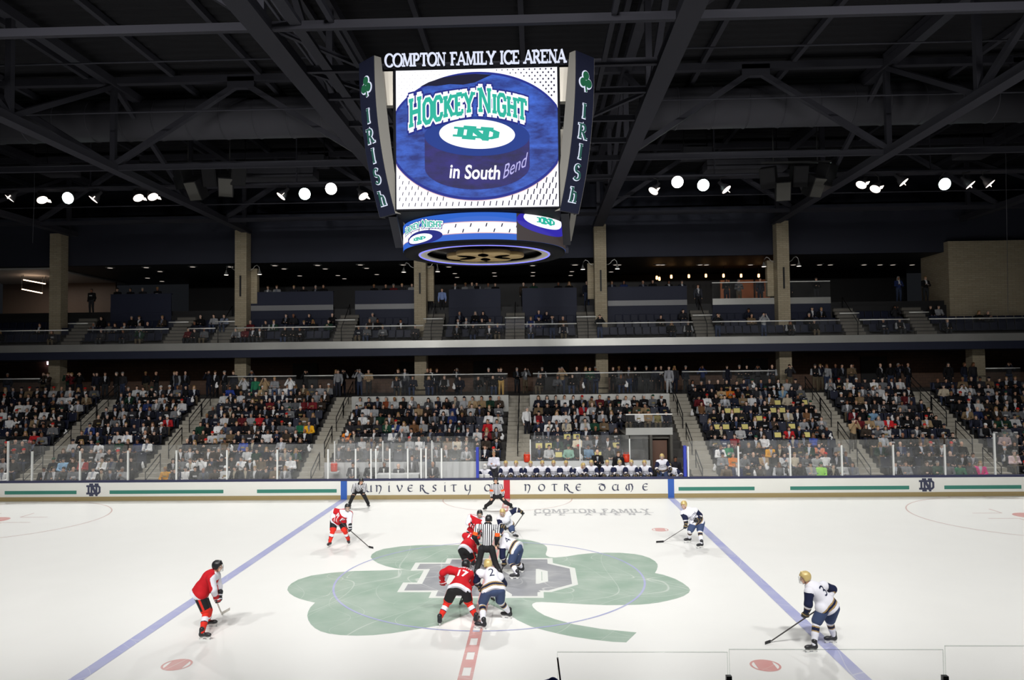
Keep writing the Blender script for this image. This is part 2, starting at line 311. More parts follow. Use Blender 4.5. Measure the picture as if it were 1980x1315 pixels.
# glyphs: (advance, [strokes], [serif points]); a stroke is (points, closed, kind)
def glyphs(block):
    o = lambda cx, w: blk(cx, w) if block else arc(cx, .5, w/2, .5, 0, 360, 28)[:-1]
    cc_ = [(.72, .7), (.72, .82), (.58, 1), (.26, 1), (.1, .82), (.1, .18), (.26, 0), (.58, 0), (.72, .18), (.72, .3)] if block else arc(.52, .5, .44, .5, 38, 322, 22)
    g_ = cc_[:-1]+[(.72, .42), (.45, .42)] if block else arc(.52, .5, .44, .5, 38, 300, 20)+[(.8, .05), (.8, .4)]
    s_ = [(.68, .74), (.68, .86), (.55, 1), (.22, 1), (.1, .86), (.1, .66), (.22, .53), (.56, .47), (.68, .34), (.68, .14), (.55, 0), (.22, 0), (.1, .14), (.1, .26)] if block else arc(.36, .75, .24, .25, 30, 270, 12)+arc(.36, .24, .28, .26, 90, -150, 12)[1:]
    bowl = lambda y0, y1: [(.15, y1), (.55, y1), (.68, y1-.1), (.68, y0+.1), (.55, y0), (.15, y0)] if block else [(.15, y1), (.38, y1)]+arc(.38, (y0+y1)/2, .26, (y1-y0)/2, 90, -90, 10)+[(.15, y0)]
    I = lambda x: ([(x, 0), (x, 1)], 0)
    sf = lambda *xs: [(x, y) for x in xs for y in (0, 1)]
    return {
        'H': (.95, [I(.17), I(.75), ([(.17, .5), (.75, .5)], 0)], sf(.17, .75)), 'I': (.42, [I(.2)], sf(.2)),
        'O': (.92 if block else 1.0, [(o(.45 if block else .5, .68 if block else .9), 1)], []), 'C': (.86 if block else .92, [(cc_, 0)], []), 'G': (.86 if block else .96, [(g_, 0)], []),
        'S': (.8, [(s_, 0)], []), 'K': (.92, [I(.17), ([(.2, .42), (.72, 1)], 0), ([(.36, .58), (.78, 0)], 0)], sf(.17)+[(.72, 1), (.78, 0)]),
        'E': (.8, [I(.17), ([(.17, .97), (.68, .97)], 0), ([(.17, .03), (.7, .03)], 0), ([(.17, .5), (.52, .5)], 0), ([(.68, .99), (.68, .76)], 2), ([(.7, .01), (.7, .24)], 2)], [(.1, 0), (.1, 1)]),
        'F': (.74, [I(.17), ([(.17, .97), (.66, .97)], 0), ([(.17, .5), (.5, .5)], 0), ([(.66, .99), (.66, .76)], 2)], [(.17, 0), (.1, 1)]),
        'L': (.76, [I(.17), ([(.17, .03), (.66, .03)], 0), ([(.66, .01), (.66, .26)], 2)], [(.17, 1), (.1, 0)]),
        'Y': (.9, [([(.08, 1), (.44, .45)], 0), ([(.8, 1), (.44, .45)], 0), ([(.44, .5), (.44, 0)], 0)], [(.08, 1), (.8, 1), (.44, 0)]),
        'N': (1.0, [([(.17, 0), (.17, 1)], 0 if block else 2), ([(.17, 1), (.8, 0)], 0), ([(.8, 0), (.8, 1)], 0 if block else 2)], [(.17, 0), (.1, 1), (.8, 1)]),
        'T': (.84, [I(.42), ([(.06, .97), (.78, .97)], 0), ([(.06, .99), (.06, .74)], 2), ([(.78, .99), (.78, .74)], 2)], [(.42, 0)]),
        'M': (1.15, [([(.14, 0), (.2, 1)], 2), ([(.2, 1), (.55, .05)], 0), ([(.55, .05), (.9, 1)], 2), ([(.9, 1), (.97, 0)], 0)], [(.14, 0), (.15, 1), (.97, 0), (.95, 1)]),
        'P': (.8, [I(.17), (bowl(.46, .97), 0)], [(.17, 0), (.1, 1)]), 'R': (.88, [I(.17), (bowl(.48, .97), 0), ([(.4, .48), (.76, 0)], 0)], [(.17, 0), (.1, 1), (.78, 0)]),
        'A': (.92, [([(.06, 0), (.44, 1)], 2), ([(.44, 1), (.82, 0)], 0), ([(.2, .32), (.7, .32)], 0)], [(.06, 0), (.82, 0)]),
        'D': (.94, [I(.17), ([(.15, .97), (.4, .97)]+arc(.42, .5, .42, .47, 90, -90, 12)+[(.15, .03)], 0)], [(.1, 0), (.1, 1)]), ' ': (.5, [], [])}
def text_polys(txt, block, tv, th, sl, st, grow=0, sc=None, gap=.0):
    """polygons of a line of serif capitals, cap height 1, origin at the left of the baseline"""
    G = glyphs(block); out = []; x = 0
    for i, ch in enumerate(txt):
        adv, sts, sers = G[ch]; s = sc[i] if sc else (1, 1)
        for pts, cl in sts:
            k = cl == 2
            q = [(x+p[0]*s[0], p[1]*s[1]) for p in pts]
            out += stroke_polys(q, (th if k and not block else tv*(.7 if k else 1))+grow, th+grow, cl == 1)
            if grow:
                for p in ((q[0], q[-1]) if cl != 1 else ()):
                    r = (tv+grow)/2*.9; out.append([(p[0]-r, p[1]-r), (p[0]+r, p[1]-r), (p[0]+r, p[1]+r), (p[0]-r, p[1]+r)])
        for px, py in sers:
            y = py*s[1]+(-st/2 if py > .5 else st/2); a = sl/2+grow/2; b = st/2+grow/2
            out.append([(x+px*s[0]-a, y-b), (x+px*s[0]+a, y-b), (x+px*s[0]+a, y+b), (x+px*s[0]-a, y+b)])
        x += (adv+gap)*s[0]
    return out, x
def slab(mb, polys, fn, th):
    """polygons through fn(u,v)->(point, normal), thickened by th; each stroke piece is a closed prism"""
    for j, p in enumerate(polys):
        a = [fn(*q) for q in p]; n = len(a); lo = [q[0] for q in a]; hi = [q[0]+q[1]*(th+j*1.5e-4) for q in a]
        mb._add(lo+hi, [tuple(range(n))[::-1], tuple(range(n, 2*n))]+[(i, (i+1) % n, n+(i+1) % n, n+i) for i in range(n)])
    return mb
def flatmap(org, U, V):
    org, U, V = (np.array(q, float) for q in (org, U, V)); N = np.cross(U, V); N /= np.linalg.norm(N)
    return lambda u, v: (org+U*u+V*v, N)
def monogram(grow=0):
    """interlaced block N over a wide block D, unit height, 1.2 wide"""
    t = .135; o = []
    S = lambda pts, w=t, cl=False: o.extend(stroke_polys(pts, w+grow, w+grow, cl))
    e = grow/2
    def bar(x0, x1, y0, y1): o.append([(x0-e, y0-e), (x1+e, y0-e), (x1+e, y1+e), (x0-e, y1+e)])
    S([(.19, .2), (.19, .8)]); bar(.02, .92, .73, .86); bar(.02, .92, .14, .27)
    S([(.9, .795), (.98, .795), (1.1, .68), (1.1, .32), (.98, .205), (.9, .205)])
    S([(.43, .03), (.43, .97)]); S([(.84, .03), (.84, .97)]); S([(.4, .96), (.87, .04)], t*1.25)
    bar(.26, .56, .885, 1); bar(.26, .58, 0, .115); bar(.7, 1.0, .885, 1); bar(.78, .92, 0, .1)
    return o
# emblem on the ice
e00 = Z0(784, 1140); e10 = Z0(1103, 1137); y0 = Z0(940, 1151.5)[1]; y1 = Z0(940, 1083)[1]; xl, xr = Z0(795, 1118)[0], Z0(1103, 1118)[0]
mp_ice = lambda z: (lambda u, v: (np.array((xl+(xr-xl)*u/1.18, y0+(y1-y0)*v, z)), np.array((0, 0, 1.))))
paint('white_monogram_border', [[mp_ice(0)(*q)[0][:2] for q in p] for p in monogram(.12)], .002, P_WHITE)
paint('grey_monogram', [[mp_ice(0)(*q)[0][:2] for q in p] for p in monogram(.035)], .003, P_GREY)
# wording painted near the far boards
tp, tw = text_polys('COMPTON FAMILY', True, .22, .2, .3, .14, gap=.1); a, b = Z0(1033, 992), Z0(1260, 990); h = Z0(1040, 985)[1]-a[1]
paint('ice_wording', [[(a[0]+(b[0]-a[0])*q[0]/tw, a[1]+h*q[1]) for q in p] for p in tp], .003, P_LET)
tp, tw = text_polys('ICE ARENA', True, .26, .22, .4, .14, gap=1.1); a, b = Z0(1032, 997), Z0(1275, 995.5); h = Z0(1040, 993.5)[1]-a[1]
paint('ice_wording', [[(a[0]+(b[0]-a[0])*(q[0]/tw), a[1]+h*q[1]) for q in p] for p in tp], .003, P_LET)
a, b = Z0(1032, 992.8), Z0(1264, 991.2); paint('ice_rule', [[(a[0], a[1]-.03), (b[0], b[1]-.03), (b[0], b[1]+.03), (a[0], a[1]+.03)]], .003, P_LET)

# ------------------------------------------------------------------ dasher boards
BY = 12.95; BT = .98; XS = 24.4; RC = 6.0
M_BOARD = mat('board_white', (232, 232, 226), .35, noise=.02, scale=.6); M_GOLD = mat('kick_gold', (160, 142, 98), .4, noise=.05); M_NAVY = mat('cap_navy', (44, 48, 80), .4)
M_TEAL = mat('board_green', (52, 128, 112), .4); M_INK = mat('board_ink', (56, 60, 84), .4); M_BLUE = mat('board_blue', (44, 92, 176), .4); M_RED = mat('board_red', (190, 36, 48), .4)
M_POST = mat('stanchion_white', (226, 228, 226), .35); M_GLASS = mat_glass('rink_glass', .055, .012); M_GLASS2 = mat_glass('rail_glass', .012, .012)
M_STEEL = mat('brushed_steel', (176, 176, 172), .34, .5, noise=.25, scale=.55, bump=.06); M_RAILST = mat('rail_steel', (236, 236, 232), .3, .15)
def bpath(off=0):
    P = [(-XS-RC-off, -12), (-XS-RC-off, BY-RC)]
    P += [(-XS+(RC+off)*math.cos(t), BY-RC+(RC+off)*math.sin(t)) for t in np.linspace(math.pi, math.pi/2, 14)]
    P += [(XS+(RC+off)*math.cos(t), BY-RC+(RC+off)*math.sin(t)) for t in np.linspace(math.pi/2, 0, 14)]
    return P+[(XS+RC+off, -12)]
def bsweep(mb, o0, o1, z0, z1):
    A, B = bpath(o0), bpath(o1); n = len(A)
    vs = [(p[0], p[1], z) for z in (z0, z1) for L in (A, B) for p in L]; fs = []
    for i in range(n-1):
        a, b, c, d = i, n+i, 2*n+i, 3*n+i
        fs += [(a, a+1, c+1, c), (b, d, d+1, b+1), (c, c+1, d+1, d), (a, b, b+1, a+1)]
    fs += [(0, 2*n, 3*n, n), (n-1, 2*n-1, 4*n-1, 3*n-1)]
    mb._add(vs, fs); return mb
boards = thing('dasher_boards', 'long white rink boards with gold kick strip and navy cap along far side', 'rink boards', (0, BY, 0))
def bchild(mb, name, m): return mb.build(name, m, boards, (0, -BY, 0))
bchild(bsweep(MB(), .0, .12, .2, BT-.1), 'board_panel', M_BOARD); bchild(bsweep(MB(), -.012, .12, 0, .2), 'kick_plate', M_GOLD); bchild(bsweep(MB(), -.02, .16, BT-.1, BT), 'cap_rail', M_NAVY)
bx = lambda px, py=945: AT(px, py, y=BY)[0]
for a, b in ((-30, 148), (212, 432), (497, 651), (1312, 1459), (1528, 1758), (1826, 1975)):
    bchild(MB().span((max(bx(a), -XS), BY-.006, .33), (bx(b), BY+.01, .5)), 'green_stripe', M_TEAL)
for a, b, m in ((659, 671, M_BLUE), (1291.5, 1303.5, M_BLUE), (974, 986, M_RED)):
    bchild(MB().span((bx(a), BY-.016, .0), (bx(b), BY+.02, BT-.02)), 'line_strip', m)['label'] = ('red' if m is M_RED else 'blue')+' vertical strip'
for px in (181, 1792):
    x = bx(px); bchild(slab(MB(), monogram(.02), flatmap((x-.36, BY-.003, .235), (.6, 0, 0), (0, 0, .6)), .01), 'navy_monogram', M_INK)
# uncial lettering with a broad pen
def pen(pts, w=.1, ang=35, thin=.035):
    c, s = math.cos(math.radians(ang))*w, math.sin(math.radians(ang))*w; o = []
    o += [[(a[0]-c, a[1]-s), (b[0]-c, b[1]-s), (b[0]+c, b[1]+s), (a[0]+c, a[1]+s)] for a, b in zip(pts, pts[1:])]
    return o+stroke_polys(pts, thin*2, thin*2)
UNC = {'u': [[(.1, 1), (.12, .3)]+arc(.4, .3, .28, .3, 180, 300, 8), [(.75, 1), (.75, 0), (.9, .05)]],
       'n': [[(.05, 1), (.18, .95), (.18, 0)], [(.2, .75)]+arc(.48, .62, .3, .36, 140, -20, 8)+[(.72, .2), (.5, -.3)]],
       'i': [[(.2, .95), (.2, .05), (.3, 0)], [(.17, 1.3), (.25, 1.32)]], 'v': [[(.05, 1), (.4, 0)], [(.4, 0), (.78, .75), (.68, 1)]],
       'e': [arc(.45, .5, .38, .5, 50, 310, 14), [(.1, .52), (.62, .55)]], 'r': [[(.15, 1), (.15, 0)], [(.15, .95), (.4, 1), (.58, .8), (.45, .55), (.2, .5)], [(.4, .5), (.8, -.15), (1.3, -.35)]],
       's': [[(.62, .88), (.4, 1), (.18, .85), (.22, .62), (.5, .42), (.56, .18), (.36, 0), (.1, .1)]], 't': [[(.05, .88), (.25, 1), (.85, .98)], [(.45, 1), (.45, .05), (.6, 0)]],
       'y': [[(.1, 1), (.1, .55)]+arc(.42, .5, .3, .38, 180, 320, 8), [(.78, 1), (.78, .1), (.5, -.55)]], 'o': [arc(.45, .5, .4, .5, 0, 360, 22)],
       'f': [[(.2, 1), (.2, -.2)], [(.2, .95), (.7, 1)], [(.2, .5), (.55, .5)]], 'd': [arc(.45, .42, .38, .42, 0, 360, 20), [(.8, .55), (.68, .9), (.3, 1.02), (-.05, .95)]],
       'a': [arc(.42, .45, .36, .45, 60, 330, 14), [(.78, .9), (.76, .1), (.9, 0)]], 'm': [[(.5, .95), (.2, .8), (.08, .35), (.3, 0)], [(.5, .95), (.52, .0)], [(.5, .95), (.85, .95), (1.0, .5), (.95, .1), (.75, -.2)]]}
LX = [('u', 707), ('n', 726), ('i', 749.5), ('v', 767), ('e', 788), ('r', 811), ('s', 835), ('i', 857.5), ('t', 871), ('y', 898), ('o', 936.5), ('f', 958),
      ('n', 1013.5), ('o', 1041), ('t', 1065.5), ('r', 1090), ('e', 1113), ('d', 1158), ('a', 1183.5), ('m', 1209), ('e', 1242)]
for ch, px in LX:
    h = .31; x = bx(px); pol = [q for s in UNC[ch] for q in pen(s)]
    bchild(slab(MB(), pol, flatmap((x, BY-.004, .36), (h*1.12, 0, 0), (0, 0, h)), .012), 'uncial_letter', M_INK)
# near boards (below the frame) carrying the near glass
nb = thing('dasher_boards', 'white rink boards along the near side below the clear glass', 'rink boards', (0, -12.95, 0))
MB().span((-31, -13.07, 0), (31, -12.95, .9)).build('board_panel', M_BOARD, nb, (0, 12.95, 0)); MB().span((-31, -13.1, .9), (31, -12.93, 1.0)).build('cap_rail', M_NAVY, nb, (0, 12.95, 0))

# ------------------------------------------------------------------ glass above the far boards
def pane(name, x0, y0, x1, y1, z0, zp, zg, label, group, post0=True, th=.012, pw=.07, gm=None):
    t = thing(name, label, 'glass pane', (x0, y0, z0), group); L = math.hypot(x1-x0, y1-y0); t.rotation_euler = (0, 0, math.atan2(y1-y0, x1-x0))
    MB().span((pw/2, -th/2, 0), (L-pw/2, th/2, zg-z0)).build('pane', gm or M_GLASS, t)
    if post0: MB().span((-pw/2, -.04, 0), (pw/2, .04, zp-z0)).build('post', M_POST, t)
    return t
FP = [13, 60, 153, 246, 340, 438, 535.5, 628]
SIDES = [[(bx(p), p) for p in FP], [(bx(p), p) for p in (634, 687.4, 717.2, 726.7, 753.6, 788.5, 814.3, 823.8, 854, 918)], [(bx(p), p) for p in (1332, 1429.5, 1530, 1630, 1730, 1830, 1927, 1975)]]
wh = ('along the block beside the penalty box', 'in front of the penalty box', 'beyond the team bench')
GY = BY+.06
for k, L in enumerate(SIDES):
    for i in range(len(L)-1):
        tall = (k == 0 and i == 0) or (k == 2 and i >= 6)
        pane('rink_glass_pane', L[i][0], GY, L[i+1][0], GY, BT, 2.9 if tall else 2.4, 2.95 if tall else 2.66, f'clear rink glass pane with white post, {ORD[i+1]} {wh[k]}', 'rink glass on the far boards', post0=not (k == 0 and i == 0) or True)
for s in (-1, 1):  # corner panes
    pts = [(s*(XS+(RC+.06)*math.sin(t)), BY-RC+(RC+.06)*math.cos(t)) for t in np.linspace(.0, math.pi/2, 8)]
    for i in range(7):
        a, b = pts[i], pts[i+1]
        pane('rink_glass_pane', *(a if s > 0 else b), *(b if s > 0 else a), BT, 2.95, 3.0, f'taller clear glass pane round the {"bench" if s>0 else "penalty box"} side corner, {ORD[i+1]} from straight', 'corner rink glass', pw=.08)
M_PAD = mat('post_pad_blue', (40, 58, 170), .5)
for px, lab in ((923.5, 'blue padded post where the penalty box glass meets the team bench'), (1326, 'blue padded post at the far end of the team bench')):
    o = MB().span((-.07, -.09, 0), (.07, .09, 1.46)).build('padded_post', M_PAD, None, (bx(px), GY+.02, BT), .02); tag(o, lab, 'padded post')
# near glass in the lower corner of the view: pane edges, clamps
near_y = -13.0
# ------------------------------------------------------------------ seating bowl
M_CONC = mat('concrete', (112, 109, 102), .8, noise=.12, scale=2.5); M_TREAD = mat('tread_concrete', (164, 159, 147), .8, noise=.1, scale=3); M_DARKC = mat('dark_concrete', (70, 68, 66), .85, noise=.1)
M_BROWN = mat_brick('concourse_brick', (104, 80, 66), (92, 70, 58), (74, 60, 52)); M_TAN = mat_brick('tan_brick', (172, 160, 136), (160, 148, 124), (138, 129, 110), w=.45, h=.12)
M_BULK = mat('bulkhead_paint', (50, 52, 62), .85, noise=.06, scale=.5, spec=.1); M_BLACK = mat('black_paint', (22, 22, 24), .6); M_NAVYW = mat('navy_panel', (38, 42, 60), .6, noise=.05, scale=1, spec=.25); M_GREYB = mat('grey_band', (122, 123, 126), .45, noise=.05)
M_ROOF = mat('roof_paint', (33, 33, 36), .85, spec=.1); M_STEELP = mat('painted_steel', (52, 52, 59), .7, spec=.12); M_DUCT = mat('duct_grey', (66, 66, 72), .75, noise=.06, scale=1.5, spec=.15); M_BLKRAIL = mat('black_rail', (24, 24, 26), .4)
ROW = lambda i: (13.75+.78*i, .25+.39*i)   # front edge y, tread height
NR = 11; PLAT = 4.55; YP = ROW(NR)[0]
AIS = [AT(px, py, y=22.2)[0] for px, py in ((218, 769), (411, 768), (672, 765), (1005, 760), (1306, 758), (1569, 756), (1773, 754))]
AW = .62
SECS = []   # (x0, x1, first row, rows end, name)
edges = [-34]+AIS+[34]
NAMES = ['corner block beyond the outermost stairs', 'dim block two from the penalty box', 'block next to the penalty box', 'block behind the penalty box', 'block behind the team bench', 'block next to the team bench', 'dim block two from the team bench', 'corner block beyond the team bench']
for k in range(8):
    SECS.append((edges[k]+(AW if k else 0), edges[k+1]-(AW if k < 7 else 0), 2 if k in (3, 4) else 0, 9 if k in (3, 4) else NR, NAMES[k]))
b = MB()
for (x0, x1, r0, r1, nm) in SECS:
    for i in range(r0, r1):
        y, z = ROW(i); b.span((x0, y, max(0, z-1.2) if i > r0 else 0), (x1, y+.78+.01, z))
struct(b, 'seating_tier_floor', M_DARKC)
b = MB()
for x in AIS:
    r0 = 2 if x is AIS[3] else 0
    for i in range(r0*2, NR*2):
        y = 13.75+.39*i; z = .25+.195*(i+1); b.span((x-AW, y, max(0, z-.6)), (x+AW, y+.39, z))
struct(b, 'stair_floor', M_TREAD)
b = MB().span((-40, YP, 4.0), (40, 31, PLAT)); b.span((-34, 13.07, 0), (34, 13.75, .25)); b.span((AIS[2]+AW, 13.07, 0), (AIS[4]+1.5, 15.2, .25))
struct(b, 'concourse_floor', M_DARKC)
# raised platforms above the two middle blocks, steel faced
for k in (3, 4):
    x0, x1, r0, r1, nm = SECS[k]; y = ROW(9)[0]
    struct(MB().span((x0, y, 3.2), (x1, YP+.02, PLAT)), 'platform_floor', M_DARKC)
    o = MB().span((x0, y-.05, ROW(8)[1]+.3), (x1, y, PLAT+.08)).build('trim_1', M_STEEL); tag(o, kind='structure')
struct(MB().span((-40, 30, PLAT), (40, 30.3, 7.1)), 'wall_concourse', M_BROWN)
for x in (-22, 0, 22):
    l = bpy.data.lights.new('concourse_lamp', 'AREA'); l.shape = 'RECTANGLE'; l.size = 16; l.size_y = .4; l.energy = 16; l.color = (1, .9, .8); o = bpy.data.objects.new('concourse_lamp', l); COL.objects.link(o); o.location = (x, 27.5, 6.95)
bd = MB()
for px in (590, 795, 940, 1075, 1240, 1460, 1690): bd.span((AT(px, 700, y=29.9)[0]-.9, 29.9, PLAT), (AT(px, 700, y=29.9)[0]+.9, 30, 6.7))
struct(bd, 'door_1', M_BLACK)
# walls behind penalty box and bench
WY = ROW(2)[0]-.26; M_WHW = mat('box_wall', (214, 216, 216), .5)
xa, xb, xc = AIS[2]+AW, AIS[3], AIS[4]
WT = 1.5
struct(MB().span((xa, WY, 0), (xb-AW, WY+.1, WT)), 'wall_penalty_box', M_WHW); struct(MB().span((xb-AW, WY, 0), (AT(1259, 900, y=WY)[0], WY+.1, WT)), 'wall_bench', M_WHW)
for nm, L, lab in (('back_glass_pane', (646.6, 740, 835, 930.8), 'on the wall behind the penalty box'), ('back_glass_pane', (1025.6, 1121.7, 1217.8, 1259), 'on the wall behind the team bench')):
    X = [AT(p, 880, y=WY)[0] for p in L]; vx0_ = AT(1257, 870, y=WY)[0]
    for i in range(3): pane(nm, X[i], WY+.05, min(X[i+1], vx0_-.05), WY+.05, WT, WT+1.08, WT+1.28, f'clear glass pane {lab}, {ORD[i+1]} from the penalty box end', 'glass behind the players', pw=.06)
# vomitory with a door beside the bench
vx0, vx1 = AT(1257, 870, y=WY)[0], AT(1301, 870, y=WY)[0]
b = MB().span((vx0, WY, 0), (vx0+.12, 17.8, 2.75)).span((vx1-.12, WY, 0), (vx1, 17.8, 2.75)).span((vx0-1.2, WY+.3, 2.55), (vx1, 18.2, 2.78)).span((vx0, 17.6, 0), (vx1, 17.8, 2.75))
struct(b, 'wall_vomitory', mat('vomitory_concrete', (84, 82, 77), .85, noise=.1, spec=.2))
M_DOOR = mat('door_wood', (92, 62, 46), .45, noise=.15, scale=3)
d = MB().span((vx0+.2, WY+.5, .25), (vx1-.2, WY+.58, 2.45)).build('door_2', M_DOOR); tag(d, kind='structure')
MB().span((vx1-.42, WY+.46, 1.2), (vx1-.36, WY+.5, 1.4)).build('door_handle', M_RAILST, d)
sp = thing('viewing_platform_front', 'grey steel panel with glass rail above the brown door', 'guard rail', (vx0-1.2, WY-.02, 2.78))
MB().span((0, -.04, 0), (vx1-vx0+1.2, .02, .35)).build('steel_panel', M_STEEL, sp); MB().span((0, -.02, .35), (vx1-vx0+1.2, -.008, 1.0)).build('glass', M_GLASS2, sp)
MB().span((0, -.04, 1.0), (vx1-vx0+1.2, .01, 1.05)).build('top_rail', M_RAILST, sp)

# ------------------------------------------------------------------ balcony, suites, bulkhead
YB = 22.95
struct(MB().span((-40, YB, 7.03), (40, 37, 7.5)), 'slab_balcony', M_NAVYW)
o = MB().span((-40, YB-.06, 7.5), (40, YB, 7.95)).build('trim_2', M_STEEL); tag(o, kind='structure')
BROW = lambda r: (YB+.1+.85*r, 7.75+.45*r)
SUITE_Y = BROW(3)[0]; SF = 9.9
BAIS = [AT(px, 630, y=24.3)[0] for px in (150, 345, 435, 668, 838, 996, 1135, 1360, 1645, 1780)]
BW = .6
b = MB(); be = [-36]+BAIS+[36]
BSEC = [(be[k]+(BW if k else 0), be[k+1]-(BW if k < len(be)-2 else 0)) for k in range(len(be)-1)]
for x0, x1 in BSEC:
    for r in range(3):
        y, z = BROW(r); b.span((x0, y, 7.5), (x1, SUITE_Y, z))
struct(b, 'balcony_tier_floor', M_DARKC)
b = MB()
for x in BAIS:
    for i in range(10):
        y = YB+.1+.26*i; z = 7.75+.225*i; b.mi = 0; b.span((x-BW, y, 7.5), (x+BW, SUITE_Y+.2, z-.04)); b.mi = 1; b.span((x-BW, y-.025, z-.045), (x+BW, SUITE_Y+.2, z))  # dark nosings overhang the risers; their dark tone also paints the shadow lines
struct(b, 'balcony_stair_floor', [mat('riser_concrete', (116, 112, 104), .85, noise=.1), M_DARKC])
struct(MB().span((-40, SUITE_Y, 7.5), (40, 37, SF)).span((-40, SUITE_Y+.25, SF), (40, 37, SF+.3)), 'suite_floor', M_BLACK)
boxes = [(215, 332, 0), (480, 645, 1), (687, 803, 1), (868, 968, 0), (1010, 1115, 0), (1175, 1328, 1), (1377, 1605, 2)]
for i, (a, c, k) in enumerate(boxes):
    xa_, xc_ = AT(a, 580, y=SUITE_Y)[0], AT(c, 580, y=SUITE_Y)[0]; y = SUITE_Y-.06
    if k < 2:
        t = thing('suite_front', f'navy parapet wall with grey band, {ORD[i+1]} suite counted from the penalty box end', 'parapet', (xa_, y, 9.0), 'suite parapets')
        MB().span((0, 0, 0), (xc_-xa_, .06, 2.3)).build('parapet', M_NAVYW, t); MB().span((0, -.03, 1.12), (xc_-xa_, 0, 1.46)).build('grey_band', M_GREYB if k else M_NAVYW, t)
        MB().span((0, -.03, 2.3), (xc_-xa_, .22, 2.35)).build('ledge', M_NAVYW, t)
    else:
        t = thing('suite_front', 'steel faced parapet with glass rail below the hanging orange lamps', 'parapet', (xa_, y, 9.0), 'suite parapets')
        MB().span((0, 0, 0), (xc_-xa_, .06, 1.1)).build('parapet', M_NAVYW, t); MB().span((0, -.05, 1.1), (xc_-xa_, .02, 1.5)).build('steel_band', M_STEEL, t)
        MB().span((0, 0, 1.5), (xc_-xa_, .012, 2.5)).build('glass', M_GLASS2, t); MB().span((0, -.03, 2.5), (xc_-xa_, .04, 2.55)).build('top_rail', M_RAILST, t)
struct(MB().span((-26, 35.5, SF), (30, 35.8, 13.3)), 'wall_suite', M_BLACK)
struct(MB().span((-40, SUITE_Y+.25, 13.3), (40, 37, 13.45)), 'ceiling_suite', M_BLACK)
struct(MB().span((-40, SUITE_Y+.1, 13.3), (40, SUITE_Y+.4, 16.6)), 'wall_bulkhead', M_BULK)
struct(MB().span((-40, 29, 16.4), (40, 29.3, 20)), 'wall_back', M_BULK)
struct(MB().span((-40, SUITE_Y+.1, 16.5), (40, 29, 16.6)), 'ledge_floor', M_ROOF)
# brick block at the bright end and lit lobby at the penalty box end
rb0 = AT(1835, 540, y=SUITE_Y-.4)[0]
struct(MB().span((rb0, SUITE_Y-.4, 8.4), (40, SUITE_Y+3, 13.9)), 'wall_brick_block', M_TAN)
M_LOB = mat('lobby_white', (176, 174, 170), .6); M_WOOD = mat('lobby_wood', (120, 104, 92), .5, noise=.1)
lx1 = AT(112, 540, y=27)[0]
struct(MB().span((-40, 26.2, 13.16), (lx1, 36, 13.28)), 'ceiling_lobby', M_LOB)
struct(MB().span((-40, 34, SF), (lx1, 34.2, 13.2)), 'wall_lobby', M_WOOD)
M_TUBE = mat('tube_glow', (255, 214, 180), emit=6)
for i, (a, b_, c, d_) in enumerate(((69, 521, 104, 528), (45, 541, 88, 549), (42, 559, 82, 567))):
    p, q = AT(a, b_, y=28.2+i*.5), AT(c, d_, y=29.0+i*.5)
    o = MB().bar(p, q, .16, .05).build('strip_light', M_TUBE); tag(o, f'glowing slanted strip light in the lobby, {ORD[i+1]} from top', 'ceiling light', 'lobby strip lights')
    for e in (p, q): MB().tube([e, (e[0], e[1], 13.2)], .015, 5).build('hanger', M_BLACK, o)
l = bpy.data.lights.new('lobby_glow', 'AREA'); l.energy = 75; l.size = 4; l.color = (1, .88, .78); o = bpy.data.objects.new('lobby_glow', l); COL.objects.link(o); o.location = (lx1-4, 30, 13.0)
# brick columns: upper shaft above the balcony, lower shaft on the concourse
CX = [AT(p, 600, y=25.1)[0] for p in (113, 469.5, 814, 1161.5, 1513)]
for i, x in enumerate(CX):
    struct(MB().span((x-.38, 24.72, 7.5), (x+.38, 25.48, 15.3)).span((x-.38, 24.72, PLAT), (x+.38, 25.48, 7.03)), 'brick_column', M_TAN)
for px in (1886,): 
    x = AT(px, 700, y=25.1)[0]; struct(MB().span((x-.38, 24.72, PLAT), (x+.38, 25.48, 7.03)), 'brick_column', M_TAN)
# roof
b = MB(); n = 190; ys = np.linspace(-10, 42, n*2+1)
vs = []; fs = []
for i, y in enumerate(ys):
    z = 19.6+(.06 if (i//2) % 2 else 0) if True else 0
    vs += [(-44, y, z), (44, y, z)]
for i in range(len(ys)-1): fs.append((2*i, 2*i+1, 2*i+3, 2*i+2))
b._add(vs, fs); struct(b, 'ceiling', M_ROOF)
TX = [-28.8, CX[1]+.3, CX[2]+.25, 5.55, CX[4]-.35, 28.6]
for k, x in enumerate(TX):
    b = MB(); w = .5 if k not in (2, 3) else .62
    b.bar((x, -16, 15.3), (x, 25.2, 15.3), w, .3); b.bar((x, -16, 19.1), (x, 29, 19.1), .4, .35)
    ys = [-16, -9.8, -3.6, 3, 9.6, 17, 24.6]
    for j, y in enumerate(ys):
        b.bar((x, y, 15.3), (x, y, 19.1), .22, .22)
        if j < len(ys)-1:
            a, c = ((x, y, 15.4), (x, ys[j+1], 19)) if j % 2 else ((x, y, 19), (x, ys[j+1], 15.4)); b.bar(a, c, .2, .2)
    if k == 2:
        for dx in (-.55, -.42, .5, .66, .8): b.tube([(x+dx, -16, 15.5), (x+dx, 24.5, 15.5)], .05, 6)
        b.bar((x+.95, -16, 15.35), (x+.95, 24, 15.35), .3, .12)
    struct(b, 'roof_beam', M_STEELP)
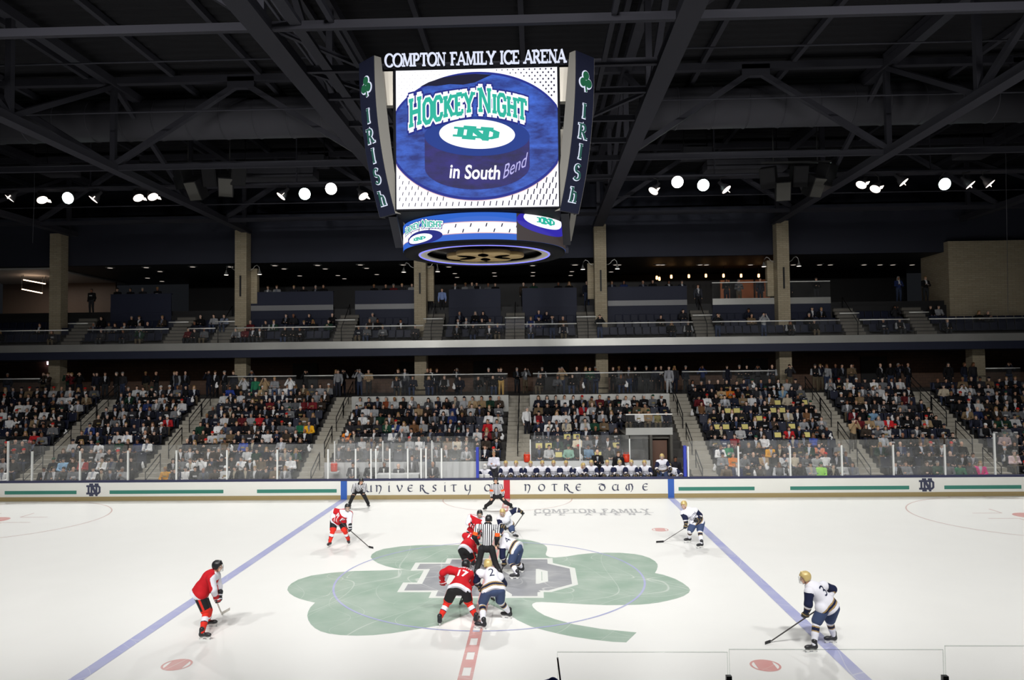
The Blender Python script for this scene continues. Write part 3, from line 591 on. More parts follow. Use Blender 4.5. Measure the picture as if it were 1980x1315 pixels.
for y in (-3.6, 9.6, 21.5):
    b = MB(); b.bar((-40, y, 15.3), (40, y, 15.3), .16, .22); b.bar((-40, y, 19.2), (40, y, 19.2), .3, .3)
    for k in range(5):
        xa_, xc_ = TX[k], TX[k+1]; xm = (xa_+xc_)/2
        if k == 2: continue
        b.bar((xa_, y, 15.4), (xm, y, 19.05), .26, .22); b.bar((xc_, y, 15.4), (xm, y, 19.05), .26, .22); b.box((xm, y, 19.0), (1.2, .3, .5))
    struct(b, 'bridging_beam', M_STEELP)
b = MB()
for y in (-.6, 1.7, 4.5, 7.2, 13): b.bar((TX[2], y, 15.35), (TX[3], y, 15.35), .16, .2)
for x0 in (TX[2]+1.9, TX[3]-1.9): b.bar((x0, -5, 15.4), (x0, 24, 15.4), .14, .14)
for a, c in (((TX[2], -.6, 15.4), (TX[2]+2, 1.7, 15.4)), ((TX[2]+2, -.6, 15.4), (TX[2], -3.6, 15.4)), ((TX[3], 1.7, 15.4), (TX[3]-2, 4.5, 15.4))): b.bar(a, c, .12, .12)
struct(b, 'scoreboard_support_beam', M_STEELP)
b = MB()
for x in np.arange(-34, 35, 3.9): b.bar((x, -12, 19.42), (x, 29, 19.42), .2, .25)
struct(b, 'purlin_beam', M_STEELP)
b = MB()
for y, z in ((4.5, 17.9), (15.0, 17.0), (18.5, 15.6), (6.8, 16.8)): b.tube([(-40, y, z), (TX[2]-.5, y, z)], .035, 6); b.tube([(TX[3]+.5, y, z), (40, y, z)], .035, 6)
struct(b, 'conduit_trim', M_STEELP)
for s, x0, x1 in ((0, -26, -6.5), (1, 6.6, 27)):
    t = thing('air_duct', 'big round grey air duct under the roof, '+('scoreboard sign start' if not s else 'scoreboard sign end')+' side', 'air duct', (x0, 12.2, 18.3))
    MB().tube([(0, 0, 0), (x1-x0, 0, 0)], .95, 24).build('duct_run', M_DUCT, t)
    for j in range(1, int((x1-x0)/1.6)): MB().tube([(j*1.6-.03, 0, 0), (j*1.6+.03, 0, 0)], .98, 24).build('duct_joint', M_DUCT, t)
for j, (px, py, w) in enumerate(((605, 313, 1.6), (1345, 298, 1.6), (115, 330, 1.8), (1880, 295, 1.6), (535, 338, 4.5), (1440, 322, 4.4))):
    p = AT(px, py, y=18.6); o = MB().box((0, 0, 0), (w, 1.2, .55)).build('ceiling_heater', M_DUCT, None, p, .05); tag(o, f'pale grey boxy unit hung under the roof, {ORD[j+1]} of six', 'heater', 'hung roof units')
    for q in (-w*.4, w*.4): MB().tube([(q, 0, .2), (q, 0, 19.4-p[2])], .02, 6).build('hanger', M_BLACK, o)
# ------------------------------------------------------------------ hanging scoreboard
M_SBB = mat('scoreboard_black', (14, 15, 20), .7, spec=.08); M_SBN = mat('scoreboard_navy', (24, 27, 44), .5, spec=.2); M_FIN = mat('fin_grey', (120, 118, 112), .6, spec=.2); M_CREAM = mat('cream_panel', (196, 190, 178), .6)
def glow(name, rgb, k=1.0): return mat(name, rgb, emit=k, rough=.8, spec=0)
def glow_noise(name, c1, c2, k=1.0, sc=2.0):
    m = glow(name, c1, k); nt = m.node_tree; b = nt.nodes['Principled BSDF']; b.inputs['Base Color'].default_value = (.02, .02, .02, 1)
    tc = nt.nodes.new('ShaderNodeTexCoord'); n = nt.nodes.new('ShaderNodeTexNoise'); n.inputs['Scale'].default_value = sc; n.inputs['Detail'].default_value = 8; n.inputs['Roughness'].default_value = .65
    mp = nt.nodes.new('ShaderNodeMapping'); mp.inputs['Scale'].default_value = (1, 1, 2.6)
    r = nt.nodes.new('ShaderNodeValToRGB'); r.color_ramp.elements[0].position = .35; r.color_ramp.elements[0].color = (*lin(c1), 1); r.color_ramp.elements[1].position = .68; r.color_ramp.elements[1].color = (*lin(c2), 1)
    nt.links.new(tc.outputs['Object'], mp.inputs[0]); nt.links.new(mp.outputs[0], n.inputs['Vector']); nt.links.new(n.outputs['Fac'], r.inputs[0]); nt.links.new(r.outputs[0], b.inputs['Emission Color'])
    return m
G_WHITE = glow('led_white', (248, 246, 255), 1.25); G_BLUE = glow_noise('led_blue', (22, 40, 120), (58, 104, 214), 1.0, 1.6); G_EDGE = glow('led_edge', (30, 44, 140)); G_PINK = glow('led_pink', (226, 186, 190))
G_DARK = glow('led_dark', (20, 20, 48)); G_NAVY = glow('led_navy', (26, 34, 128)); G_PUCK = glow_noise('led_puck_side', (26, 24, 70), (44, 36, 128), 1, 1.2); G_TOP = glow('led_puck_top', (28, 58, 140)); G_GREEN = glow('led_green', (40, 182, 158), 1.0)
G_LILAC = glow('led_lilac', (190, 184, 240), 1.0); G_MID = glow('led_mid_blue', (52, 104, 208), 1.0); G_BROWN = glow('led_brown', (62, 54, 52)); G_VIO = glow('led_violet', (52, 44, 170)); G_SIGN = glow('sign_white', (226, 232, 252), 1.0); G_RINGL = glow('ring_glow', (120, 120, 255), 1.6)
G_SHAM = glow('sign_green', (20, 110, 70), .6); G_SIGNG = glow('sign_letter_green', (34, 96, 84), .7); M_GOLDP = mat('gold_clover', (176, 148, 96), .45, .2, noise=.05)
sbx, sby = -.03, 0.0
sb = thing('scoreboard', 'big hanging four-sided video scoreboard with lit screen over center ice', 'scoreboard', (sbx, sby, 9.65))
def sbp(mb, name, m, parent=None, label=None):
    o = mb.build(name, m, parent or sb, (0, 0, 0))
    if parent is None: o.matrix_parent_inverse = Matrix.Translation(-Vector(sb.location))
    if label: o['label'] = label
    return o
SY = -2.8
sbp(MB().span((sbx-2.28, SY+.06, 10.5), (sbx+2.28, -SY-.06, 14.42)), 'housing', M_SBB)
scr = sbp(MB().span((-2.26, SY, 10.51), (2.22, SY+.06, 14.40)), 'screen', M_SBB)
for a, b_ in (((-2.28-.02, SY+.3, 10.6), (-2.28+.0, -SY-.3, 14.3)), ((2.22, SY+.3, 10.6), (2.24+.02, -SY-.3, 14.3)), ((-2.2, -SY-.06, 10.6), (2.2, -SY, 14.3))): sbp(MB().span(a, b_), 'screen', M_SBN, label='dark side screen')
def scrmap(layer):
    return lambda x, y: (np.array((-2.22+4.40*(x-32)/1453, SY-.004*layer, 14.36-3.81*(y-43)/1255)), np.array((0, -1., 0)))
def pic(name, polys, layer, m):
    b = MB(); f = scrmap(layer)
    for j, p in enumerate(polys):
        b._add([f(*q)[0]-np.array((0, 1e-5*j, 0)) for q in p], [tuple(range(len(p)))])
    return b.build(name, m, scr)
def clip_ell(cx, cy, rx, ry, x0=32, x1=1485, y0=43, y1=1298, n=120, tilt=0):
    P = []
    for i in range(n):
        t = 2*math.pi*i/n; x, y = rx*math.cos(t), ry*math.sin(t)
        c, s = math.cos(math.radians(tilt)), math.sin(math.radians(tilt)); P.append((min(max(cx+x*c-y*s, x0), x1), min(max(cy+x*s+y*c, y0), y1)))
    return P
pic('picture_ground', [[(32, 43), (1485, 43), (1485, 1298), (32, 1298)]], 1, G_WHITE)
dots = []
for i in range(26):
    for j in range(7):
        x, y = 60+i*56+(j % 2)*28, 1010+j*50; s = 1+.7*x/1485
        if ((x-760)/815)**2+((y-650)/600)**2 > 1 and x < 1465 and y < 1285: dots.append([(x-5*s, y+14*s), (x+1*s, y-16*s), (x+7*s, y-14*s), (x+1*s, y+16*s)])
for i in range(30):
    for j in range(9):
        x, y = 60+i*49+(j % 2)*24, 58+j*30; s = .35 if x < 700 else .5+.9*(x-700)/785
        if ((x-760)/825)**2+((y-650)/600)**2 > 1 and x < 1470 and y < 330: dots.append([(x-7*s, y), (x, y-9*s), (x+8*s, y), (x, y+9*s)])
pic('dot_pattern', dots, 2, G_DARK)
pic('picture_rim', [clip_ell(760, 662, 806, 574)], 2, G_PINK); pic('picture_edge', [clip_ell(760, 650, 806, 580)], 3, G_EDGE); pic('picture_ice', [clip_ell(760, 648, 785, 558)], 4, G_BLUE)
pic('picture_shade', [[(250, 196), (330, 155), (450, 118), (600, 97), (748, 90), (900, 100), (745, 168), (640, 186), (520, 178), (400, 192), (320, 188)]], 5, G_DARK)
puck = [(290, 640)]+[(290, 930)]+arc(760, 930, 470, 205, 180, 0, 30)[1:] + [(1230, 650)]
puck = [(290, 640), (290, 930)]+[(760-470*math.cos(t), 930+205*math.sin(t)) for t in np.linspace(.05, math.pi-.05, 30)]+[(1230, 880), (1230, 650)]
pic('picture_puck_side', [puck], 6, G_PUCK); pic('picture_puck_top', [clip_ell(760, 655, 472, 178, tilt=2)], 7, G_TOP); pic('picture_puck_label', [clip_ell(762, 637, 340, 133, tilt=3)], 8, G_WHITE)
pic('picture_monogram', [[(548+u/1.18*412+(v-.5)*-38*-1*.0-(v-.5)*-20, 668-118*v+u*34) for u, v in p] for p in monogram(.03)], 9, G_GREEN)
def arch(txt, x0, x1, yb, h, first):
    def make(grow, dv=0):
        sc = [(first, first)]+[(1, 1)]*(len(txt)-1)
        tp, tw = text_polys(txt, True, .28, .21, .42, .16, grow, sc, gap=.04)
        return [[(x0+(x1-x0)*u/tw, yb(u/tw)-h(u/tw)*v) for u, v in p] for p in tp]
    return make
A1 = arch('HOCKEY', 150, 742, lambda t: 572-195*t+60*t*t, lambda t: 212-32*t, 1.24); A2 = arch('NIGHT', 775, 1212, lambda t: 440+28*t+66*t*t, lambda t: 172+14*t, 1.28)
for k, A in enumerate((A1, A2)):
    pic('picture_word_shadow', A(.36), 10, G_NAVY); pic('picture_word_border', A(.18), 11, G_WHITE); pic('picture_word', A(0), 12, G_GREEN)
def text_mesh(txt, bold=.0, res=4):
    cu = bpy.data.curves.new('lettering', 'FONT'); cu.body = txt; cu.size = 1; cu.offset = bold; cu.resolution_u = res; cu.fill_mode = 'FRONT'
    o = bpy.data.objects.new('lettering', cu); COL.objects.link(o); dg = bpy.context.evaluated_depsgraph_get()
    me = bpy.data.meshes.new_from_object(o.evaluated_get(dg)); bpy.data.objects.remove(o); bpy.data.curves.remove(cu)
    return me
def text_pts(txt, bold=.0):
    me = text_mesh(txt, bold); V = np.array([v.co[:2] for v in me.vertices]); F = [tuple(p.vertices) for p in me.polygons]; bpy.data.meshes.remove(me)
    V[:, 0] -= V[:, 0].min(); return V, F, V[:, 0].max()
for txt, x0, x1, h, fy, sk, bo, m in (('in South', 510, 960, 175, lambda t: 1024+40*t-18*t*t, .18, .02, G_WHITE), ('Bend', 990, 1192, 190, lambda t: 1046-108*t, .3, .0, G_LILAC)):
    V, F, w = text_pts(txt, bo); f = scrmap(9); b = MB()
    b._add([f(x0+(x1-x0)*(q[0]/w)+sk*q[1]*h*.6, fy(q[0]/w)-q[1]*h)[0] for q in V], F); b.build('picture_caption', m, scr)
# name sign on top
SIGN = 'COMPTON FAMILY ICE ARENA'
tp, tw = text_polys(SIGN, False, .2, .085, .36, .065, gap=-.01)
so = sbp(MB().span((-2.55, SY-.02, 14.4), (2.5, SY+.3, 14.5)), 'sign_beam', M_SBB)
for i in range(1):
    b = slab(MB(), tp, flatmap((-2.5, SY-.1, 14.43), (4.92/tw, 0, 0), (0, 0, .345)), .05)
    for j in range(len(b.v)):
        pass
    o = sbp(b, 'sign_lettering', G_SIGN)
# four corner pillars with upright lettering
def a_of(z): t = (14.6-z)/4.15; return 2.97-.02*t-.44*max(0, t)**2.2
for sx, sy in ((-1, -1), (1, -1), (-1, 1), (1, 1)):
    N = np.array((sx, sy, 0))/math.sqrt(2); T = np.array((-sy, sx, 0))/math.sqrt(2)
    ctr = lambda z: np.array((sbx+sx*a_of(z), sby+sy*a_of(z), z))
    b = MB(); zs = np.linspace(10.45, 14.62, 15); vs = []
    for z in zs: vs += [ctr(z)-T*.36, ctr(z)+T*.36, ctr(z)+T*.36-N*.1, ctr(z)-T*.36-N*.1]
    fs = [(4*i+k, 4*i+(k+1) % 4, 4*i+4+(k+1) % 4, 4*i+4+k) for i in range(14) for k in range(4)]+[(0, 1, 2, 3), (56, 57, 58, 59)]
    b._add(vs, fs); pl = sbp(b, 'corner_pillar', M_SBN)
    for s in (-1, 1):  # grey curved fins on both flanks
        b = MB(); vs = []
        for z in zs:
            w = .17+.16*math.sin(math.pi*min(1, (14.8-z)/4.3))**.8
            c = ctr(z)+T*s*.37-N*.02; vs += [c, c+T*s*.02, c+T*s*.02-N*w, c-N*w]
        b._add(vs, fs); sbp(b, 'fin', M_FIN, pl)
    def pmap(z0, h, u0=0):
        def f(u, v):
            z = z0+v*h; return ctr(z)+T*((u-u0)*h), N
        return f
    G = glyphs(False)
    pys = (225, 263, 300, 338, 380)
    hgl = ([([(.12, 0), (.12, 1)], 0), ([(.12, .55), (.3, .68), (.48, .62), (.56, .45), (.56, 0)], 0)], [(.12, 0), (.08, 1), (.56, 0)])
    for ch, py in zip('IRISh', pys):
        z0 = AT(710, py, y=-2.9)[2]-.185
        if ch == 'h': sts, ser, w = hgl[0], hgl[1], .68
        else: w, sts, ser = G[ch]
        for grow, off, m, nm in ((.1, .015, G_SIGN, 'letter_border'), (0, .035, G_SIGNG, 'letter')):
            po = [q for pts, cl in sts for q in stroke_polys(pts, .2+grow, .1+grow, cl == 1)]
            for px, py2 in ser:
                y = py2+(-.03 if py2 > .5 else .03); po.append([(px-.15-grow/2, y-.035-grow/2), (px+.15+grow/2, y-.035-grow/2), (px+.15+grow/2, y+.035+grow/2), (px-.15-grow/2, y+.035+grow/2)])
            F0 = pmap(z0, .375, w/2); b = slab(MB(), po, lambda u, v: (F0(u, v)[0]+N*(off-.012), N), .012); sbp(b, nm, m, pl)
    z0 = AT(703, 168, y=-2.9)[2]
    for grow, off, m, nm in ((.03, .015, G_SIGN, 'clover_border'), (0, .035, G_SHAM, 'clover')):
        po = []
        for an in (90, 210, 330):
            cx, cy = .13*math.cos(math.radians(an)), .13*math.sin(math.radians(an)); po.append([(cx+(.115+grow)*math.cos(t), cy+(.115+grow)*math.sin(t)) for t in np.linspace(0, 2*math.pi, 18, endpoint=False)])
        po += stroke_polys([(0, 0), (.0, -.15), (.03, -.3)], .05+grow*2, .05+grow*2)
        F0 = pmap(z0, 1, 0); b = MB()
        slab(b, po, lambda u, v: (F0(u, v)[0]+N*(off-.012), N), .012); sbp(b, nm, m, pl)
    # arms from pillar foot to ring
    c = ctr(10.5); sbp(MB().bar(c-N*.2, np.array((sbx+sx*2.5, sby+sy*.75, 9.9)), .22, .16), 'ring_arm', M_STEELP)
    sbp(MB().span((sbx+sx*2.28, sby+sy*2.55, 13.42), (sbx+sx*2.62, sby+sy*2.78, 14.36)), 'cream_panel', M_CREAM)
# lower ring display
RR = 2.47
ringp = sbp(MB().lathe((sbx, sby, 0), [(RR-.25, 10.5), (RR, 10.5), (RR, 9.73), (RR-.03, 9.67), (RR-.42, 9.66), (RR-.46, 9.74), (1.9, 9.8), (1.85, 10.2)], 96, cap=False), 'ring_display', M_SBB)
def rm(layer): return lambda ph, z: (np.array((sbx+(RR+.004*layer)*math.sin(math.radians(ph)), sby-(RR+.004*layer)*math.cos(math.radians(ph)), z)))
def rpic(name, polys, layer, m):
    b = MB(); f = rm(layer); fine = []
    for p in polys:
        n = int((max(q[0] for q in p)-min(q[0] for q in p))/1.6)+1
        if len(p) != 4 or n < 2: fine.append(p); continue
        A, B, C, E = (np.array(q, float) for q in p); S = [k/n for k in range(n+1)]; g = lambda s, t: tuple((A*(1-s)+B*s)*(1-t)+(E*(1-s)+C*s)*t)
        fine += [[g(S[i], S[k]), g(S[i+1], S[k]), g(S[i+1], S[k+1]), g(S[i], S[k+1])] for i in range(n) for k in range(n)]
    for j, p in enumerate(fine): b._add([f(*q)+np.array((0, -1e-6*j, 0)) for q in p], [tuple(range(len(p)))])
    return b.build(name, m, ringp)
def strip(a0, a1, z0, z1, step=4):
    n = max(1, int((a1-a0)/step)); return [[(a0+(a1-a0)*i/n, z0), (a0+(a1-a0)*(i+1)/n, z0), (a0+(a1-a0)*(i+1)/n, z1), (a0+(a1-a0)*i/n, z1)] for i in range(n)]
rpic('ring_picture', strip(-180, 180, 9.75, 9.93), 1, G_MID); rpic('ring_picture', strip(-180, 180, 9.93, 10.24), 1, G_WHITE); rpic('ring_picture', strip(-180, 180, 10.24, 10.5), 1, G_MID)
for z in (9.93, 10.24): rpic('ring_picture', strip(-180, 180, z-.012, z+.012), 2, G_PINK)
rd = []
for k in range(-80, 80, 5):
    z = 10.0+.15*((k//5) % 2); rd.append([(k-.5, z-.05), (k+.3, z-.05), (k+1.0, z+.05), (k+.2, z+.05)])
rpic('ring_picture', rd, 2, G_DARK)
def fan(c, rx, rz, x0=-400, x1=400, z0=9.75, z1=10.5, n=40):
    P = [(min(max(c[0]+rx*math.cos(t), x0), x1), min(max(c[1]+rz*math.sin(t), z0), z1)) for t in np.linspace(0, 2*math.pi, n, endpoint=False)]
    c = (c[0], min(max(c[1], z0), z1)); o = []; S = [k/7 for k in range(8)]; L = lambda k, i: (c[0]+(P[i % n][0]-c[0])*S[k], c[1]+(P[i % n][1]-c[1])*S[k])
    return [[L(k, i), L(k+1, i), L(k+1, i+1), L(k, i+1)] if k else [L(0, i), L(1, i), L(1, i+1)] for k in range(7) for i in range(n)]
rpic('ring_picture', strip(25, 85, 9.75, 10.5), 3, G_BROWN); rpic('ring_picture', fan((52, 10.34), 27, .36), 4, G_VIO); rpic('ring_picture', fan((50, 10.42), 20, .25), 5, G_WHITE)
rpic('ring_picture', [[(40+u*16, 10.28+v*.2) for u, v in p] for p in monogram(.02)], 6, G_GREEN)
rpic('ring_picture', fan((-42, 9.93), 18, .2), 3, G_NAVY); rpic('ring_picture', fan((-45, 9.92), 13, .13), 4, G_WHITE); rpic('ring_picture', [[(-52+u*12, 9.87+v*.1) for u, v in p] for p in monogram(.02)], 5, G_GREEN)
for gr, ly, m in ((.4, 5, G_NAVY), (.2, 6, G_WHITE), (0, 7, G_GREEN)):
    tp, tw = text_polys('HOCKEY NIGHT', True, .24, .2, .38, .15, gr, [(1.25, 1.25)]+[(1, 1)]*6+[(1.25, 1.25)]+[(1, 1)]*4)
    rpic('ring_picture', [[(-66+42*u/tw, 10.12+.1*math.sin(math.pi*(u/tw)*.9+.2)+.16*v) for u, v in p] for p in tp], ly, m)
sbp(MB().lathe((sbx, sby, 0), [(2.02, 9.672), (1.76, 9.68), (1.76, 9.73), (2.02, 9.73)], 96, cap=False), 'white_soffit_ring', M_CREAM)
sbp(MB().tube([(sbx+1.98*math.cos(t), sby+1.98*math.sin(t), 9.67) for t in np.linspace(0, 2*math.pi, 97)], .022, 6, False), 'glow_ring', G_RINGL)
sbp(MB().lathe((sbx, sby, 0), [(1.86, 9.82), (.02, 9.82)], 64, cap=False), 'soffit_disc', mat('soffit_mirror', (60, 60, 66), .12, .9))
cp = []
b = MB()
for an, r, q in ((60, .52, .5), (120, .52, .5), (180, .56, .46), (240, .52, .5), (300, .5, .5), (0, .6, .46)):
    cx, cy = r*math.cos(math.radians(an))*1.25, r*math.sin(math.radians(an)); b.lathe((sbx+cx, sby+cy-.1, 9.6), [(q*.98, .12), (q, .1), (q, .02), (q*.97, 0)], 28)
sbp(b, 'gold_clover', M_GOLDP)
for x in (-1.6, 1.6):
    for y in (-.6, 1.7): sbp(MB().tube([(x, y, 14.4), (x, y, 15.26)], .04, 8), 'hoist_cable', M_BLACK)

# ------------------------------------------------------------------ floodlights
LENS = {'g': mat('lens_green_white', (226, 255, 246), emit=18), 'w': mat('lens_warm_white', (255, 246, 238), emit=18), 'd': mat('lens_dim', (255, 238, 224), emit=3.2)}
M_LAMPH = mat('lamp_housing', (60, 60, 64), .5)
b = MB()
FL = [(18, 384, 'd'), (82, 387, 'd'), (131, 383, 'g'), (180, 386, 'd'), (268, 383, 'd'), (296, 381, 'd'), (543, 380, 'd'), (589, 375, 'g'), (640, 365, 'w'), (703, 380, 'd'), (1263, 370, 'd'), (1310, 352, 'w'), (1360, 358, 'g'), (1405, 367, 'd'), (1558, 362, 'd'), (1607, 360, 'g'), (1665, 358, 'd'), (1692, 366, 'd'), (1748, 353, 'd'), (1827, 356, 'g'), (1877, 358, 'd'), (1915, 356, 'd')]
proto = {}
for i, (px, py, k) in enumerate(FL):
    p = AT(px, py, y=17.0); col = {'g': 'greenish white', 'w': 'pinkish white', 'd': 'dim'}[k]
    side = 'start' if px < 720 else 'end'
    t = thing('arena_floodlight', f'{"dazzling "+col if k != "d" else "dim side-turned"} floodlight under the roof, {ORD[i+1]} along the row', 'floodlight', tuple(p), 'floodlight row')
    yaw = 0 if k != 'd' else (1 if (px*7) % 3 else -1)*1.05
    R = np.array(Matrix.Rotation(yaw, 3, 'Z') @ Matrix.Rotation(-math.radians(74 if k != 'd' else 40), 3, 'X'))  # lens looks along local -Z -> tilt to -Y
    r = .32 if k != 'd' else .28
    MB().lathe((0, 0, 0), [(r, 0), (r*.98, .05), (r*.7, .28), (.1, .4), (.09, .62), (.02, .64)], 20, R, cap=False).build('reflector', M_LAMPH, t)
    MB().lathe((0, 0, 0), [(r*.97, .012), (r*.6, -.01), (.01, -.02)], 20, R, cap=False).build('lens', LENS[k], t)
    h = R@np.array((0, 0, .5)); MB().tube([h, (h[0], h[1], h[2]+.3), (0, 0, 16.26-p[2])], .03, 6).build('bracket', M_BLACK, t)
    if k == 'd':
        e = R@np.array((r*1.25, 0, .03)); MB().box(e, (.2, .02, .22), R).build('glare_flap', LENS['d'], t)
b.tube([(-36, 17.0, 16.35), (36, 17.0, 16.35)], .06, 8); b.tube([(-36, 17.6, 16.4), (36, 17.6, 16.4)], .06, 8); b.bar((-36, 17.3, 16.3), (36, 17.3, 16.3), .7, .05)
for x in (-23, -11.5, 0, 11.2, 22.6): b.bar((x, 17.4, 16.3), (x, 17.4, 19.5), .06)
cw = b.build('catwalk', M_STEELP); tag(cw, 'dark narrow lighting catwalk hung below the roof carrying the floodlights', 'catwalk')
for px, a, b_, lab in ((1945, 310, 605, 'thin cable hanging from the roof in front of the brick block'), (66, 388, 470, 'thin cable hanging from the catwalk beside the outermost brick column')):
    p, q = AT(px, a, y=16.4), AT(px+(4 if px > 900 else -3), b_, y=16.4); t = thing('hanging_cable', lab, 'cable', (p[0], 16.4, 19.58)); MB().tube([(0, 0, 0), (0, 0, p[2]-19.58), (q[0]-p[0], 0, q[2]-19.58)], .012, 5).build('cable', M_DUCT, t); MB().tube([(0, 0, -.02), (0, 0, -.3)], .03, 6).build('hook', M_STEELP, t)
# ------------------------------------------------------------------ speaker clusters
M_SPK = mat('speaker_black', (30, 30, 32), .7, spec=.15); M_SPF = mat('speaker_grille', (84, 83, 80), .8, spec=.1)
for px, lab in ((400, 'dark cluster of boxy loudspeakers hung over the penalty box end stands'), (1535, 'dark cluster of boxy loudspeakers hung over the team bench end stands')):
    p = AT(px, 352, y=15.2); t = thing('loudspeaker_cluster', lab, 'loudspeaker', tuple(p), 'hung loudspeakers')
    for j, (dx, dz, rz, rx) in enumerate(((-1.25, .25, .5, .35), (-.55, -.35, .25, .6), (.25, .3, 0, .3), (1.0, -.2, -.35, .55), (1.6, .35, -.6, .35))):
        R = np.array(Matrix.Rotation(rz*-1, 3, 'Z') @ Matrix.Rotation(rx, 3, 'X'))
        c = MB().box((dx, 0, dz), (.75, .7, 1.05), R).build('speaker_cabinet', M_SPK, t, bevel=.03)
        MB().box(np.array((dx, 0, dz))+R@np.array((0, -.36, 0)), (.66, .02, .95), R).build('grille', M_SPF if j in (1, 3) else M_SPK, c)
    MB().bar((-1.6, 0, 1.0), (1.9, 0, 1.0), .1).tube([(-1, 0, 1), (-1, 0, 19.3-p[2])], .03, 6).tube([(1.2, 0, 1), (1.2, 0, 19.3-p[2])], .03, 6).build('hanging_frame', M_BLACK, t)
# ------------------------------------------------------------------ recessed lights, gooseneck lamps, orange pendants
M_RLITE = mat('downlight_glow', (255, 240, 225), emit=.6); M_RDISC = mat('downlight_trim', (120, 120, 120), .4)
C4 = [(843, 348), (1120, 345), (1225, 375), (1475, 340), (1130, 425), (1240, 450), (1765, 340)]; C5 = [(322, 330), (393, 355), (650, 328), (708, 355), (513, 408), (805, 405), (855, 430), (977, 320), (1025, 350), (1103, 398), (1305, 318), (1655, 340), (1700, 390), (1718, 420)]
C6 = [(843, 295), (835, 325), (515, 330), (518, 382), (515, 408), (220, 385), (225, 410), (815, 375), (805, 405), (1175, 292), (1150, 318), (1115, 378), (1510, 287), (1475, 318), (1845, 282), (1797, 315)]; C7 = [(318, 220), (578, 218), (803, 213), (738, 241), (1008, 213), (1183, 210), (1105, 238), (1388, 210), (1300, 236)]
DL = [(x/3.96, 430+y/3.96) for x, y in C4]+[(450+x/3.96, 430+y/3.96) for x, y in C5]+[(900+x/3.96, 430+y/3.96) for x, y in C6]+[(1350+x/3.143, 430+y/3.143) for x, y in C7]
DL.sort()
for i, (px, py) in enumerate(DL):
    p = AT(px, max(py, 512), z=13.27)
    if p[1] > 35.2: p = np.array((p[0]*.93, 34.8, 13.27))
    if p[1] < SUITE_Y+.6: p[1] = SUITE_Y+.65
    o = MB().lathe((0, 0, 0), [(.3, .03), (.3, 0), (.19, -.02)], 20).build('recessed_ceiling_light', M_RDISC, None, tuple(p)); tag(o, f'small round downlight in the dark suite ceiling, {ORD[i+1] if i < 40 else "one past fortieth, "+ORD[i-39]} from penalty end', 'ceiling light', 'suite downlights')
    MB().lathe((0, 0, 0), [(.17, -.021), (.01, -.03)], 16, cap=False).build('lens', M_RLITE, o)
M_CHROME = mat('lamp_metal', (170, 170, 168), .3, .6); M_GLO2 = mat('gooseneck_glow', (255, 244, 226), emit=5); M_AMB = mat('amber_glow', (255, 190, 120), emit=5)
for ci in range(1, 5):
    for s in (-1, 1):
        if ci == 1 and s < 0 and False: continue
        t = thing('gooseneck_lamp', f'curved gooseneck lamp on the {ORD[ci+1]} brick column, {"bench" if s > 0 else "penalty box"} facing side', 'wall lamp', (CX[ci]+s*.38, 25.1, 12.75), 'gooseneck column lamps')
        MB().tube([(0, 0, 0), (s*.15, 0, .0), (s*.3, 0, .1), (s*.4, 0, .25), (s*.55, 0, .32), (s*.68, 0, .2), (s*.72, 0, -.05)], .025, 8).build('arm', M_CHROME, t)
        MB().lathe((s*.72, 0, -.3), [(.16, 0), (.1, .12), (.04, .25), (.03, .3)], 16, cap=False).build('shade', M_CHROME, t); MB().lathe((s*.72, 0, -.29), [(.14, 0), (.01, .0)], 16, cap=False).build('bulb', M_GLO2, t)
for ci in range(1, 5):
    o = MB().span((-.05, -.06, -1.0), (.05, .0, .35)).build('column_sign', M_BLACK, None, (CX[ci]-.0, 24.71, 12.0)); tag(o, f'narrow dark upright plaque on the {ORD[ci+1]} tall brick column', 'plaque', 'column plaques')
    # tan brick side return behind the column
    struct(MB().span((CX[ci]+(.38 if ci < 3 else -.78), 25.5, 10.6), (CX[ci]+(.78 if ci < 3 else -.38), 25.9, 12.9)), 'trim_3', M_TAN)
AM = [(1270, 537), (1275, 539), (1298, 535), (1332, 534), (1365, 533), (1399, 533), (1433, 533), (1467, 533)]
for i, (px, py) in enumerate(AM):
    p = AT(px, py, y=31); t = thing('amber_pendant_lamp', f'small glowing amber pendant lamp behind the suites, {ORD[i+1]} from the scoreboard', 'pendant lamp', tuple(p), 'amber pendants')
    MB().lathe((0, 0, -.13), [(.05, 0), (.08, .05), (.07, .24), (.02, .26)], 12).build('shade', M_AMB, t); MB().tube([(0, 0, .13), (0, 0, 13.3-p[2])], .012, 5).build('cord', M_BLACK, t)
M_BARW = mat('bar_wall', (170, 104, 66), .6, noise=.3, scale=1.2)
b = MB()
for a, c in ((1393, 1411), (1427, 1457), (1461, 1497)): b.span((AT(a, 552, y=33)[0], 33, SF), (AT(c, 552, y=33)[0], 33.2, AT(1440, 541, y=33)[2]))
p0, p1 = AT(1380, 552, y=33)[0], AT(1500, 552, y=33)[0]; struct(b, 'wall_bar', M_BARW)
l = bpy.data.lights.new('bar_glow', 'AREA'); l.shape = 'RECTANGLE'; l.size = 5; l.size_y = 1; l.energy = 9; l.color = (1, .68, .42); o = bpy.data.objects.new('bar_glow', l); COL.objects.link(o); o.location = ((p0+p1)/2, 31.5, 12.9)
p = AT(88, 697, y=29.5); t = thing('wall_sconce', 'glowing white upright sconce on the dim lower concourse wall', 'wall lamp', (p[0], 29.95, p[2]))
MB().lathe((0, -.12, -.3), [(.09, 0), (.1, .03), (.1, .57), (.09, .6)], 14).build('diffuser', mat('sconce_glow', (255, 214, 230), emit=5), t); MB().span((-.06, -.12, -.25), (.06, .05, .25)).build('bracket', M_BLACK, t)
